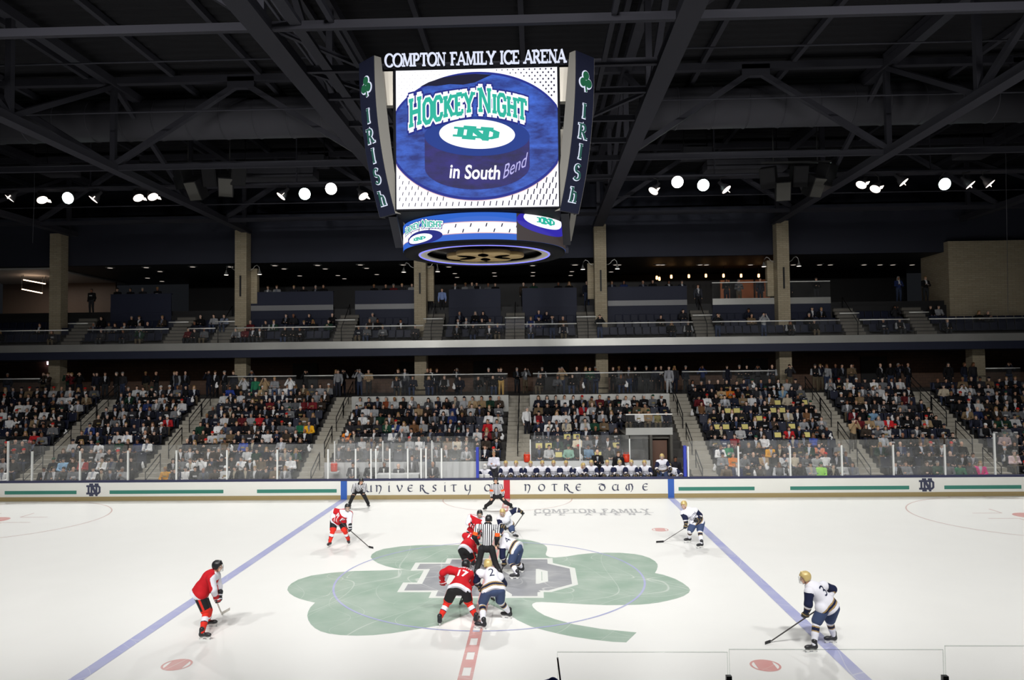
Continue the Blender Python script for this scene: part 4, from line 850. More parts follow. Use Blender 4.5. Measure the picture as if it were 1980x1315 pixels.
# ------------------------------------------------------------------ body modelling: smooth unions meshed on a grid
def cap(a, b, ra, rb=None): return ('c', np.array(a, float), np.array(b, float), ra, ra if rb is None else rb)
def ell(c, r, R=None): return ('e', np.array(c, float), np.array(r, float), np.eye(3) if R is None else R)
def rbox(c, h, r=.01, R=None): return ('b', np.array(c, float), np.array(h, float), np.eye(3) if R is None else R, r)
def sdf(p, X):
    if p[0] == 'c':
        ba = p[2]-p[1]; pa = X-p[1]; t = np.clip((pa@ba)/max(ba@ba, 1e-9), 0, 1)
        return np.linalg.norm(pa-t[..., None]*ba, axis=-1)-(p[3]+(p[4]-p[3])*t)
    if p[0] == 'e':
        q = (X-p[1])@p[3]; k0 = np.linalg.norm(q/p[2], axis=-1); k1 = np.linalg.norm(q/(p[2]**2), axis=-1)+1e-9
        return k0*(k0-1)/k1
    q = abs((X-p[1])@p[3])-p[2]+p[4]
    return np.linalg.norm(np.maximum(q, 0), axis=-1)+np.minimum(q.max(-1), 0)-p[4]
def bbox(p):
    if p[0] == 'c': return np.minimum(p[1]-p[3], p[2]-p[4]), np.maximum(p[1]+p[3], p[2]+p[4])
    r = abs(p[3])@p[2]; return p[1]-r, p[1]+r
_EC = [(0, 1), (2, 3), (4, 5), (6, 7), (0, 2), (1, 3), (4, 6), (5, 7), (0, 4), (1, 5), (2, 6), (3, 7)]
def surface(prims, h=.015, k=.03, cut=()):
    """mesh the smooth union of prims (minus cut); returns verts, quads"""
    bb = [bbox(p) for p in prims]; lo = np.min([b[0] for b in bb], 0)-3*h; hi = np.max([b[1] for b in bb], 0)+3*h
    n = np.ceil((hi-lo)/h).astype(int)+1; F = np.full(n, 9.0)
    ax = [lo[i]+h*np.arange(n[i]) for i in range(3)]
    def region(p, m):
        a, b = bbox(p); i0 = np.clip(((a-m-lo)/h).astype(int), 0, n-1); i1 = np.clip(((b+m-lo)/h).astype(int)+2, 1, n); return tuple(slice(i0[j], i1[j]) for j in range(3))
    for p in prims:
        s = region(p, k+2*h); X = np.stack(np.meshgrid(*(ax[j][s[j]] for j in range(3)), indexing='ij'), -1); d = sdf(p, X); f = F[s]
        t = np.clip(.5+.5*(f-d)/k, 0, 1); F[s] = f*(1-t)+d*t-k*t*(1-t)
    for p in cut:
        s = region(p, 2*h); X = np.stack(np.meshgrid(*(ax[j][s[j]] for j in range(3)), indexing='ij'), -1); F[s] = np.maximum(F[s], -sdf(p, X))
    S = F < 0
    C = [F[i:n[0]-1+i, j:n[1]-1+j, l:n[2]-1+l] for i in (0, 1) for j in (0, 1) for l in (0, 1)]
    cnt = sum((c < 0).astype(np.int8) for c in C); act = np.argwhere((cnt > 0) & (cnt < 8))
    idx = np.full(n-1, -1, np.int64); idx[tuple(act.T)] = np.arange(len(act))
    cv = np.stack([c[tuple(act.T)] for c in C], 1); off = np.array([(i, j, l) for i in (0, 1) for j in (0, 1) for l in (0, 1)], float)
    P = np.zeros((len(act), 3)); N = np.zeros(len(act))
    for a, b in _EC:
        m = (cv[:, a] < 0) != (cv[:, b] < 0); t = cv[:, a]/(cv[:, a]-cv[:, b]+1e-12); P += np.where(m[:, None], off[a]+t[:, None]*(off[b]-off[a]), 0); N += m
    V = lo+h*(act+P/N[:, None]); Q = []
    for d in range(3):
        e, g = [(1, 2), (2, 0), (0, 1)][d]
        sl = [slice(None)]*3; s2 = [slice(None)]*3; sl[d] = slice(0, n[d]-1); s2[d] = slice(1, n[d])
        A, B = S[tuple(sl)], S[tuple(s2)]; E = np.argwhere(A != B); E = E[(E[:, e] > 0) & (E[:, g] > 0) & (E[:, e] < n[e]-1) & (E[:, g] < n[g]-1)]
        if not len(E): continue
        fl = A[tuple(E.T)]; de = np.zeros(3, int); de[e] = 1; dg = np.zeros(3, int); dg[g] = 1
        q = np.stack([idx[tuple((E-de-dg).T)], idx[tuple((E-dg).T)], idx[tuple(E.T)], idx[tuple((E-de).T)]], 1); q[~fl] = q[~fl][:, ::-1]; Q.append(q)
    return V, np.concatenate(Q)
def joinm(*ms):
    V = []; Q = []; o = 0
    for v, q in ms: V.append(v); Q.append(q+o); o += len(v)
    return np.concatenate(V), np.concatenate(Q)
def unit(v): v = np.array(v, float); return v/(np.linalg.norm(v)+1e-9)
def frame(f, up=(0, 0, 1)):
    """columns: right, forward, up"""
    f = unit(f); u = np.array(up, float); u = unit(u-f*(u@f)); return np.stack([np.cross(f, u), f, u], 1)
def hand(w, fwd, palm, s=1.0, curl=.5, thumb=1, fat=1.0):
    """prims of a five fingered hand: wrist w, direction fwd, palm normal, curl 0..1.6 rad per joint"""
    f = unit(fwd); pn = unit(np.array(palm, float)-f*(np.array(palm, float)@f)); sd = np.cross(f, pn)*thumb; w = np.array(w, float)
    R = np.stack([sd, f, pn], 1); P = [ell(w+f*.048*s, (.042*s*fat, .055*s, .017*s*fat), R)]
    for i, (o, L, r) in enumerate(((.030, .070, .0088), (.010, .080, .0092), (-.011, .073, .0088), (-.031, .056, .0078))):
        b = w+f*.088*s+sd*o*s; d = f; r = r*s*fat; c = curl*(1+.08*i)
        for j, q in enumerate((.45, .32, .23)):
            d = unit(d*math.cos(c*(.8 if j == 0 else 1))+pn*math.sin(c*(.8 if j == 0 else 1))) if j else unit(f*math.cos(c*.8)+pn*math.sin(c*.8)+sd*o*1.5)
            if j: pass
            e = b+d*L*q*s; P.append(cap(b, e, r*(1-.1*j), r*(.9-.1*j))); b = e
            pn2 = unit(pn*math.cos(c)-f*math.sin(c)); 
    b = w+f*.03*s+sd*.036*s; e = b+unit(f*.7+sd*.75+pn*.25)*.042*s; P += [cap(b, e, .0115*s*fat, .0102*s*fat), cap(e, e+unit(f+sd*.15+pn*(.2+curl*.5))*.036*s, .0102*s*fat, .0085*s*fat)]
    return P
def head_prims(c, R, s=1.0):
    """skull with brow, nose, lips, chin and ears; R columns right, forward, up"""
    L = lambda x, y, z: np.array(c)+R@np.array((x, y, z))*s
    P = [ell(L(0, -.012, .035), np.array((.076, .096, .09))*s, R), ell(L(0, .018, -.035), np.array((.058, .068, .08))*s, R), cap(L(-.03, .045, -.085), L(.03, .045, -.085), .028*s), ell(L(0, .068, .022), np.array((.05, .018, .016))*s, R),
         cap(L(0, .088, .012), L(0, .106, -.026), .009*s, .015*s), cap(L(-.018, .083, -.056), L(.018, .083, -.056), .011*s), ell(L(-.078, -.01, -.005), np.array((.012, .022, .034))*s, R), ell(L(.078, -.01, -.005), np.array((.012, .022, .034))*s, R)]
    return P
def eyes_mesh(c, R, s=1.0):
    b = MB()
    for x in (-.031, .031):
        p = np.array(c)+R@np.array((x, .079, -.004))*s; b.lathe(p, [(.001, -.01*s), (.008*s, -.006*s), (.011*s, 0), (.008*s, .006*s), (.001, .01*s)], 8)
    return b
def put(name, VQ, mats, parent, mi=None, org=None):
    V, Q = VQ
    if org is not None: V = V-np.array(org)
    return link(name, fast_mesh(name, V, Q, mi), mats, parent)
def nearest(prims, X):
    D = np.stack([sdf(p, X) for p in prims], 1); i = D.argmin(1); t = np.zeros(len(X))
    for j, p in enumerate(prims):
        if p[0] == 'c':
            m = i == j; ba = p[2]-p[1]; t[m] = np.clip(((X[m]-p[1])@ba)/max(ba@ba, 1e-9), 0, 1)
    return i, t
def facedata(V, Q):
    C = V[Q].mean(1); N = np.cross(V[Q[:, 2]]-V[Q[:, 0]], V[Q[:, 3]]-V[Q[:, 1]]); N /= np.linalg.norm(N, axis=1)[:, None]+1e-9
    return C, N

M_SKIN = mat('skin', (214, 168, 142), .55, noise=.06, scale=20, spec=.3); M_EYE = mat('eye_dark', (38, 30, 28), .3); M_HAIRD = mat('hair_dark', (44, 34, 28), .7)
M_JRED = mat('jersey_red', (196, 30, 40), .75, noise=.06, spec=.2, scale=7, bump=.5); M_JWHITE = mat('jersey_white', (236, 236, 245), .75, noise=.04, spec=.2, scale=7, bump=.5); M_JNAVY = mat('jersey_navy', (30, 36, 66), .75, noise=.08, spec=.2, scale=7, bump=.5); M_JGOLD = mat('jersey_gold', (168, 142, 96), .7, spec=.2)
M_PBLACK = mat('pants_black', (34, 34, 36), .7, noise=.1, spec=.25, scale=6, bump=.5); M_PNAVY = mat('pants_navy', (66, 80, 114), .7, noise=.07, spec=.2, scale=6, bump=.5); M_SOCKR = mat('sock_red', (226, 52, 40), .75, noise=.06, spec=.2)
M_HGOLD = mat('helmet_gold', (208, 184, 122), .35, .12, noise=.06, scale=16); M_HBLK = mat('helmet_black', (30, 30, 33), .4, noise=.15, scale=18); M_CAGE = mat('cage_steel', (196, 198, 200), .3, .7); M_VISOR = mat_glass('visor', .02, .05)
M_GBLK = mat('glove_black', (30, 31, 36), .55); M_GRED = mat('glove_red', (190, 32, 38), .55); M_SKATE = mat('skate_black', (40, 41, 45), .4, noise=.2, scale=14); M_HOLD = mat('blade_holder_white', (226, 226, 224), .4); M_BLADE = mat('skate_blade', (190, 192, 196), .2, .9)
M_STICK = mat('stick_dark', (62, 58, 58), .45); M_STICKW = mat('stick_pale', (210, 206, 198), .5); M_TAPE = mat('stick_tape', (40, 40, 42), .8); M_ORANGE = mat('armband_orange', (255, 92, 20), .7)
def mat_stripes():
    m = mat('official_stripes', (236, 236, 238), .75, spec=.2); nt = m.node_tree; b = nt.nodes['Principled BSDF']
    a = nt.nodes.new('ShaderNodeAttribute'); a.attribute_name = 'across'; f = nt.nodes.new('ShaderNodeMath'); f.operation = 'MULTIPLY'; f.inputs[1].default_value = 1/.062
    g = nt.nodes.new('ShaderNodeMath'); g.operation = 'FRACT'; l = nt.nodes.new('ShaderNodeMath'); l.operation = 'LESS_THAN'; l.inputs[1].default_value = .45
    mx = nt.nodes.new('ShaderNodeMix'); mx.data_type = 'RGBA'; mx.inputs[6].default_value = (*lin((236, 236, 240)), 1); mx.inputs[7].default_value = (*lin((26, 26, 34)), 1)
    nt.links.new(a.outputs['Fac'], f.inputs[0]); nt.links.new(f.outputs[0], g.inputs[0]); nt.links.new(g.outputs[0], l.inputs[0]); nt.links.new(l.outputs[0], mx.inputs[0]); nt.links.new(mx.outputs[2], b.inputs['Base Color'])
    return m
M_STRIPE = mat_stripes()
def wrap_text(txt, org, U, V, height, target, m, parent, name, out, bold=.03, squeeze=1.0, lift=.006):
    """lettering laid on cloth: centred on org in directions U,V and pressed against the target mesh (verts, quads) along -out"""
    me = text_mesh(txt, bold, 2); bm = bmesh.new(); bm.from_mesh(me); bmesh.ops.triangulate(bm, faces=bm.faces); bmesh.ops.subdivide_edges(bm, edges=bm.edges, cuts=1, use_grid_fill=True)
    xs = [v.co.x for v in bm.verts]; ys = [v.co.y for v in bm.verts]; s = height/(max(ys)-min(ys)); cx = (max(xs)+min(xs))/2; cy = (max(ys)+min(ys))/2
    tv, tq = target; bvh = BVHTree.FromPolygons([tuple(v) for v in tv], [tuple(int(i) for i in q) for q in tq]); U, V, out = unit(U), unit(V), unit(out); last = .0
    for v in bm.verts:
        p = np.array(org)+U*(v.co.x-cx)*s*squeeze+V*(v.co.y-cy)*s; h = bvh.ray_cast(Vector(p+out*.5), Vector(-out), 1.2)
        q = np.array(h[0])+out*lift if h[0] is not None else p
        v.co = Vector(q)
    bm.to_mesh(me); bm.free(); me.materials.clear(); return link(name, me, m, parent)

def skater(pose, style, label, name='hockey_player', cat='hockey player', group=None, stick=None, number=None, crop=(0, 0, 1), h=.011, seat=None, yoke=.09, dark_sleeve=False):
    """pose: joint -> photo point and depth offset, or world point; builds a continuous body dressed part by part"""
    ox, oy, sc = crop
    J = {}
    if seat is None:
        gb = {k: AT(ox+pose[k][0]/sc, oy+pose[k][1]/sc, z=0) for k in ('b1', 'b2')}
        y0 = (gb['b1'][1]+gb['b2'][1])/2
        for k, v in pose.items():
            if k in gb or k in ('t1', 't2', 'face'): continue
            J[k] = AT(ox+v[0]/sc, oy+v[1]/sc, y=y0+v[2])
        for i in '12':
            t = np.array((*pose['t'+i], 0.0)); t = unit(t); J['t'+i] = t
            J['b'+i] = gb['b'+i]; J['a'+i] = gb['b'+i]-t*.05+np.array((0, 0, .17))
        org = np.array(((gb['b1'][0]+gb['b2'][0])/2, y0, 0.0))
    else:
        J = {k: np.array(v, float) for k, v in pose.items() if k != 'face'}; org = np.array(seat, float)

    face = unit(pose['face']); st = style; white = st.startswith('white'); red = st == 'red'; off = st.startswith('off')
    nk, hd, pv = J['nk'], J['hd'], J['pv']; ch = nk*.72+pv*.28
    HR = frame(face)
    sp = unit(nk-pv); side = unit(J['s2']-J['s1']); fr = unit(np.cross(sp, side))
    if fr@face < 0: fr = -fr
    # shoulders in, skinny body under the clothes
    body = head_prims(hd, HR, 1.0)+[cap(nk+np.array((0, 0, -.02)), hd-HR@np.array((0, .01, .05)), .06, .052), cap(pv, ch, .12, .13), cap(J['s1'], J['s2'], .07)]
    for i in '12':
        body += [cap(J['s'+i], J['e'+i], .055, .045), cap(J['e'+i], J['w'+i], .045, .035), cap(J['h'+i], J['k'+i], .085, .06), cap(J['k'+i], J['a'+i], .06, .045)]
    VQ = surface(body, .014, .025)
    bare = off
    hands = []
    if bare:
        for i in '12':
            d = unit(J['g'+i]-J['w'+i]); pal = unit(J['k'+i]-J['g'+i]+1e-6); hp = hand(J['w'+i], d, pal, 1.05, .55, 1 if i == '1' else -1); hands.append(surface(hp+[cap(J['w'+i]-d*.06, J['w'+i]+d*.02, .032, .03)], .006, .012))
    root = link(name, fast_mesh(name, *(lambda m: (m[0]-org, m[1]))(joinm(VQ, *hands))), M_SKIN, None, tuple(org)); tag(root, label, cat, group)
    P = lambda nm, vq, m, mi=None, par=None: put(nm, vq, m, root if par is None else par, mi, org if par is None else org)
    eb = eyes_mesh(hd, HR).build('eyes', M_EYE, root, tuple(-org))
    # jersey
    bulk = 1.0 if not off else .82
    jp = [cap(pv+sp*.06, ch, .175*bulk, .19*bulk), cap(ch, nk-sp*.05, .17*bulk, .12*bulk), cap(J['s1']+side*.03, J['s2']-side*.03, .105*bulk)]
    ns = len(jp)
    for i in '12':
        jp += [cap(J['s'+i], J['e'+i], .1*bulk, .085*bulk), cap(J['e'+i], J['w'+i], .083*bulk, .06*bulk)]
    if not off: jp += [cap(pv+sp*.14, J['h1']+sp*.03, .17, .152), cap(pv+sp*.14, J['h2']+sp*.03, .17, .152), cap(pv+sp*.1, pv-sp*.12, .19, .205)]
    JR = np.stack([side, unit(np.cross(sp, side)), sp], 1); lowcut = [rbox(pv-sp*(.51 if not off else .43), (.6, .6, .4), .005, JR)]
    JV, JQ = surface(jp, h, .045, cut=lowcut)
    C, N = facedata(JV, JQ); idp, t = nearest(jp, C); mi = np.zeros(len(C), int)
    along = (C-pv)@sp; L = np.linalg.norm(nk-pv)
    torso = (idp < ns) | (idp >= ns+4) & (not off)
    ua = np.isin(idp, (ns, ns+2)); fa = np.isin(idp, (ns+1, ns+3)); fo = N@fr
    if white:
        mats = [M_JWHITE, M_JNAVY, M_JGOLD, M_GBLK]
        mi[ua & (t > .06)] = 1; mi[fa] = 1; mi[fa & (t > .12) & (t < .2)] = 2; mi[fa & (t > .2) & (t < .42)] = 0; mi[fa & (t > .42) & (t < .5)] = 2
        a = along+.035; mi[torso & (a > .0) & (a < .035)] = 2; mi[torso & (a > .035) & (a < .085)] = 1; mi[torso & (a > .085) & (a < .12)] = 2
    elif red:
        mats = [M_JRED, M_JWHITE]
        mi[torso & (along < -.02)] = 1
        mi[torso & (along > L-yoke) & (fo > .1)] = 1; out = N@side; mi[(ua | fa) & (fo > .05)] = 1
        mi[fa & (t > .75)] = 0
    else:
        mats = [M_STRIPE, M_ORANGE, M_PBLACK]
        if st == 'off_band': mi[ua & (t > .5) & (t < .82)] = 1
        if dark_sleeve: mi[ua & (t >= .82)] = 2; mi[fa] = 2
        else: mi[fa & (t > .88)] = 2
    jer = P('jersey', (JV, JQ), mats, mi)
    if off:
        at = jer.data.attributes.new('across', 'FLOAT', 'POINT'); vals = (JV-pv)@side; ip, _t = nearest(jp, JV)
        for i, q in (('1', ns), ('2', ns+2)):
            d = unit(J['w'+i]-J['s'+i]); ax = unit(np.cross(d, fr)); m = (ip == q) | (ip == q+1); vals[m] = ((JV[m]-J['s'+i])@ax)
        at.data.foreach_set('value', vals.astype(np.float32))
        P('collar', surface([cap(nk-side*.05, nk+side*.05, .07)], .012, .02), M_PBLACK)
    # pants
    pr = (.125, .112) if not off else (.1, .075)
    pp = [ell(pv-np.array((0, 0, .02)), (.185 if not off else .16, .175 if not off else .15, .16), np.eye(3)), cap(pv+sp*.12, pv-sp*.02, .15 if not off else .13)]
    for i in '12':
        kk = J['k'+i]; hh = J['h'+i]
        if off: pp += [cap(hh, kk, .105, .085), cap(kk, J['a'+i]+np.array((0, 0, .02)), .085, .072)]
        else: pp.append(cap(hh, kk+(hh-kk)*.12, .135, .118))
    PV_, PQ = surface(pp, h, .04); C, N = facedata(PV_, PQ); ip, t = nearest(pp, C); mi = np.zeros(len(C), int)
    if red:
        for i, q in (('1', 1), ('2', 2)):
            ax_ = unit(J['k'+i]-J['h'+i]); o_ = side*(1 if (J['h'+i]-pv)@side > 0 else -1); o_ = unit(o_-ax_*(o_@ax_)); fl = np.cross(ax_, o_); mi[(ip == q+1) & ((C-J['h'+i])@o_ > .03) & (abs((C-J['h'+i])@fl) < .026)] = 1; mi[(ip == q+1) & (t > .95)] = 1
    P('pants', (PV_, PQ), [M_PNAVY if white else M_PBLACK, M_SOCKR], mi)
    # socks, skates
    for i in '12':
        k_, a_, tt = J['k'+i], J['a'+i], J['t'+i]
        if not off:
            sp_ = [cap(k_+(J['h'+i]-k_)*.12, k_, .088, .085), cap(k_, k_*.45+a_*.55, .085, .076), cap(k_*.45+a_*.55, a_, .076, .056)]
            SV, SQ = surface(sp_, h, .02); C, N = facedata(SV, SQ); d = a_-k_; t = ((C-k_)@d)/(d@d); mi = np.zeros(len(C), int)
            if white: mi[(t > .2) & (t < .46)] = 1; mi[(t > .26) & (t < .4)] = 2; ms = [M_JWHITE, M_JGOLD, M_JNAVY]
            else: mi[(t > .3) & (t < .52)] = 1; mi[(t > .52) & (t < .56)] = 2; ms = [M_SOCKR, M_JWHITE, M_JNAVY]
            P('sock', (SV, SQ), ms, mi)
        z = a_[2]; f0 = a_+np.array((0, 0, -.055)); R = frame(tt)
        bt = [cap(a_+np.array((0, 0, .06))-tt*.01, f0-tt*.02, .06, .052), cap(f0-tt*.03, f0+tt*.15, .05, .042), cap(f0+tt*.13, f0+tt*.19, .042, .036)]
        sk = P('skate', surface(bt, .012, .03), M_SKATE)
        hb = MB().box(f0+tt*.07+np.array((0, 0, -.058)), (.032, .27, .03), R).box(f0-tt*.01+np.array((0, 0, -.085)), (.022, .07, .04), R).box(f0+tt*.15+np.array((0, 0, -.085)), (.022, .07, .04), R)
        hb.build('blade_holder', M_HOLD, sk, tuple(-org)); MB().box(f0+tt*.07+np.array((0, 0, -.107)), (.006, .29, .024), R).build('blade', M_BLADE, sk, tuple(-org))
    # helmet
    hm = M_HGOLD if white else M_HBLK; Lh = lambda x, y, z: hd+HR@np.array((x, y, z))
    hp_ = [ell(Lh(0, -.012, .052), (.102, .125, .096), HR), ell(Lh(0, -.06, .01), (.094, .075, .085), HR), cap(Lh(-.03, -.06, .12), Lh(-.03, .05, .125), .02), cap(Lh(.03, -.06, .12), Lh(.03, .05, .125), .02), ell(Lh(-.088, -.005, -.01), (.02, .045, .05), HR), ell(Lh(.088, -.005, -.01), (.02, .045, .05), HR)]
    hel = P('helmet', surface(hp_, .01, .025, cut=[rbox(Lh(0, .13, -.03), (.072, .11, .085), .02, HR)]), hm)
    if not off:
        b = MB(); Fp = lambda u, v: Lh(.098*math.sin(u), .045+.088*math.cos(u), v)
        for v in (.03, .0, -.03, -.06, -.088): b.tube([Fp(u, v) for u in np.linspace(-1.25, 1.25, 9)], .0028, 5)
        for u in (-1.0, -.6, -.2, .2, .6, 1.0): b.tube([Fp(u, .045), Fp(u, -.03), Fp(u*.8, -.1)], .0028, 5)
        b.build('face_cage', M_CAGE, hel, tuple(-org)); P('chin_strap', surface([cap(Lh(-.07, .02, -.09), Lh(0, .06, -.12), .01), cap(Lh(0, .06, -.12), Lh(.07, .02, -.09), .01)], .006, .01), M_GBLK, par=hel)
    # gloves
    if not off:
        for i in '12':
            w, g = J['w'+i], J['g'+i]; d = unit(g-w)
            ax = unit(stick[1]-stick[0]) if stick is not None and seat is not None else unit(J.get('sa'+i, np.array((.3, .2, -1))))
            hp2 = hand(w+d*.01, d, np.cross(ax, d), 1.2, .95, 1 if i == '1' else -1, 1.75)
            gl = surface(hp2+[cap(w-d*.09, w+d*.03, .068, .058), ell(w+d*.06, (.06, .06, .05))], .009, .016); C, N = facedata(*gl); tt_ = (C-w)@d; mi = np.zeros(len(C), int); mi[(tt_ > -.04) & (tt_ < -.015)] = 1; mi[(tt_ > .05) & (tt_ < .07)] = 1
            P('glove', gl, [M_GBLK if white or i == '2' else M_GRED, M_JGOLD if white else M_JWHITE], mi)
    # lettering on the back or front
    if number:
        for (txt, up, ht, facing, sq) in number:
            o_ = pv+sp*up*L; nn = fr if facing == 'front' else -fr; U = unit(np.cross(sp, nn)); ink = M_JWHITE if red else M_JNAVY
            wrap_text(txt, o_, U, sp, ht, (JV-0, JQ), ink, root, 'lettering', nn, .03 if red else .0, sq).location = tuple(-org)
    if off:
        for i in '12': pass
    return root, J, org
def hockey_stick(label, top, heel, tip, pale=False, group='hockey sticks'):
    """shaft from the butt end to the heel on the ice, blade from heel to tip"""
    top, heel, tip = (np.array(q, float) for q in (top, heel, tip)); t = thing('hockey_stick', label, 'hockey stick', tuple(heel), group)
    d = unit(top-heel); MB().bar(d*.01+np.array((0, 0, .03)), top-heel, .03, .02).build('shaft', M_STICKW if pale else M_STICK, t)
    MB().bar((top-heel)-d*.15, (top-heel)+d*.01, .035, .026).build('butt_tape', M_TAPE, t)
    e = tip-heel; n = unit(np.cross(e, (0, 0, 1))); b = MB(); prof = []
    for s in np.linspace(0, 1, 7): prof.append(e*s+n*.02*math.sin(s*1.4))
    vs = []; hgt = .065
    for q in prof: vs += [q-n*.006+np.array((0, 0, -.0)), q+n*.006, q+n*.006+np.array((0, 0, hgt)), q-n*.006+np.array((0, 0, hgt))]
    fs = [(4*i+k, 4*i+(k+1) % 4, 4*i+4+(k+1) % 4, 4*i+4+k) for i in range(6) for k in range(4)]+[(0, 1, 2, 3), (24, 25, 26, 27)]
    b._add(vs, fs).build('blade', M_STICKW if pale else M_TAPE, t)
    return t
# ------------------------------------------------------------------ skaters and officials on the ice
CC_, CL, CRR, CTL, CR2, CM = (820, 960, 4.696), (340, 1060, 6.92), (1460, 1080, 6.26), (610, 910, 8.22), (1250, 950, 10.957), (890, 910, 6.571)
def W(crop, x, y, **k): return AT(crop[0]+x/crop[2], crop[1]+y/crop[2], **k)
def D(**k): return k
pl = {}
pl['17'] = skater(D(hd=(380, 625, .55), nk=(372, 672, .42), s1=(228, 668, .36), s2=(415, 705, .34), e1=(172, 695, .40), w1=(163, 762, .48), g1=(168, 795, .5), e2=(430, 785, .5), w2=(395, 845, .62), g2=(360, 880, .62),
    pv=(318, 828, .02), h1=(262, 850, .02), h2=(376, 850, .02), k1=(214, 955, .12), k2=(402, 955, .12), b1=(142, 1166), b2=(478, 1152), t1=(-.15, 1), t2=(.25, 1), face=(.25, 1, -.45)), 'red',
    'player in red jersey with white 17, bent over by the faceoff nearest the camera', crop=CC_, number=[('17', .56, .19, 'back', 1.15), ('SMITH', .95, .065, 'back', 1.4)])
pl['2'] = skater(D(hd=(580, 622, .5), nk=(602, 668, .4), s1=(505, 698, .36), s2=(690, 735, .3), e1=(474, 762, .4), w1=(500, 812, .45), g1=(532, 842, .5), e2=(722, 795, .45), w2=(655, 850, .55), g2=(600, 870, .55),
    pv=(630, 838, .02), h1=(572, 862, .0), h2=(690, 845, .02), k1=(530, 972, .1), k2=(690, 950, .15), b1=(520, 1203), b2=(755, 1108), t1=(-.8, .2), t2=(-.8, .25), face=(-.35, 1, -.5)), 'white',
    'player in white jersey with navy 2 and gold helmet, bent over beside the red 17', crop=CC_, number=[('2', .66, .21, 'back', 1.0)])
pl['ref'] = skater(D(hd=(587, 212, .14), nk=(580, 252, .06), s1=(484, 278, .02), s2=(668, 282, .02), e1=(456, 368, -.03), w1=(490, 430, .14), g1=(515, 440, .2), e2=(664, 380, -.02), w2=(655, 430, .06), g2=(650, 455, .1),
    pv=(570, 455, 0), h1=(523, 475, 0), h2=(614, 475, 0), k1=(500, 595, .04), k2=(645, 600, .04), b1=(470, 738), b2=(690, 734), t1=(-.25, 1), t2=(.25, 1), face=(.1, 1, -.55)), 'off_band',
    'referee with orange armbands seen from behind, standing over the faceoff dot', 'referee', 'referee', 'officials in striped shirts', crop=CC_, dark_sleeve=True)
pl['13'] = skater(D(hd=(480, 330, .62), nk=(448, 355, .5), s1=(372, 358, .42), s2=(455, 400, .38), e1=(395, 420, .62), w1=(450, 480, .7), g1=(480, 500, .72), e2=(452, 470, .45), w2=(458, 530, .5), g2=(462, 560, .55),
    pv=(375, 472, .02), h1=(346, 490, .05), h2=(408, 492, 0), k1=(378, 572, .12), k2=(436, 566, .12), b1=(392, 660), b2=(458, 640), t1=(.5, .8), t2=(.6, .8), face=(.6, .9, -.4)), 'red',
    'player in red jersey with white 13, crouched at faceoff left of the referee', crop=CC_, number=[('13', .66, .22, 'back', 1.0)])
pl['4'] = skater(D(hd=(672, 392, .5), nk=(704, 402, .36), s1=(712, 462, .12), s2=(745, 362, .42), e1=(712, 548, .1), w1=(727, 590, .14), g1=(726, 620, .14), e2=(718, 372, .62), w2=(690, 430, .62), g2=(690, 470, .6),
    pv=(838, 462, .02), h1=(822, 500, -.1), h2=(862, 490, .12), k1=(792, 600, -.06), k2=(838, 592, .2), b1=(828, 750), b2=(872, 692), t1=(-.9, -.15), t2=(-.9, .0), face=(-1, .35, -.35)), 'white',
    'player in white jersey with 4, crouched at faceoff right of the referee', crop=CC_, number=[('4', .5, .21, 'back', 1.0)])
pl['redc'] = skater(D(hd=(248, 552, -.16), nk=(225, 612, -.06), s1=(125, 590, -.05), s2=(288, 622, -.05), e1=(98, 665, -.18), w1=(150, 700, -.32), g1=(178, 715, -.36), e2=(325, 715, -.15), w2=(315, 785, -.3), g2=(290, 810, -.32),
    pv=(165, 765, .06), h1=(125, 780, .08), h2=(215, 782, .08), k1=(108, 835, -.1), k2=(220, 838, -.1), b1=(112, 900), b2=(232, 898), t1=(-.2, -1), t2=(.3, -1), face=(.1, -1, -.15)), 'red',
    'player in red and white facing the camera, half hidden behind the referee', crop=CM, number=[('R P', .6, .14, 'front', 1.0)], yoke=-.06)
pl['whitec'] = skater(D(hd=(535, 535, -.2), nk=(560, 590, -.1), s1=(495, 615, -.1), s2=(632, 545, .0), e1=(508, 690, -.15), w1=(545, 712, -.32), g1=(572, 722, -.36), e2=(702, 500, .06), w2=(762, 515, .05), g2=(805, 548, .0),
    pv=(590, 680, .25), h1=(535, 700, .2), h2=(638, 690, .25), k1=(492, 778, -.0), k2=(656, 758, .05), b1=(500, 880), b2=(702, 864), t1=(-.3, -1), t2=(.6, -.8), face=(-.1, -1, -.15)), 'white',
    'player in white and gold helmet facing the camera with one arm raised sideways', crop=CM, number=[('NOTRE', .68, .075, 'front', 1.0), ('DAME', .5, .075, 'front', 1.0)])
pl['lines2'] = skater(D(hd=(450, 128, -.06), nk=(457, 168, 0), s1=(402, 198, 0), s2=(518, 198, 0), e1=(393, 272, .06), w1=(398, 345, -.1), g1=(394, 378, -.14), e2=(544, 272, .06), w2=(546, 338, -.1), g2=(551, 368, -.14),
    pv=(470, 308, .12), h1=(437, 325, .1), h2=(505, 325, .1), k1=(382, 408, -.1), k2=(576, 404, -.1), b1=(315, 512), b2=(650, 500), t1=(-.5, -1), t2=(.5, -1), face=(-.05, -1, -.15)), 'off_band',
    'referee with orange armbands, hands on knees by the red strip of the boards', 'referee', 'referee', 'officials in striped shirts', crop=CM)
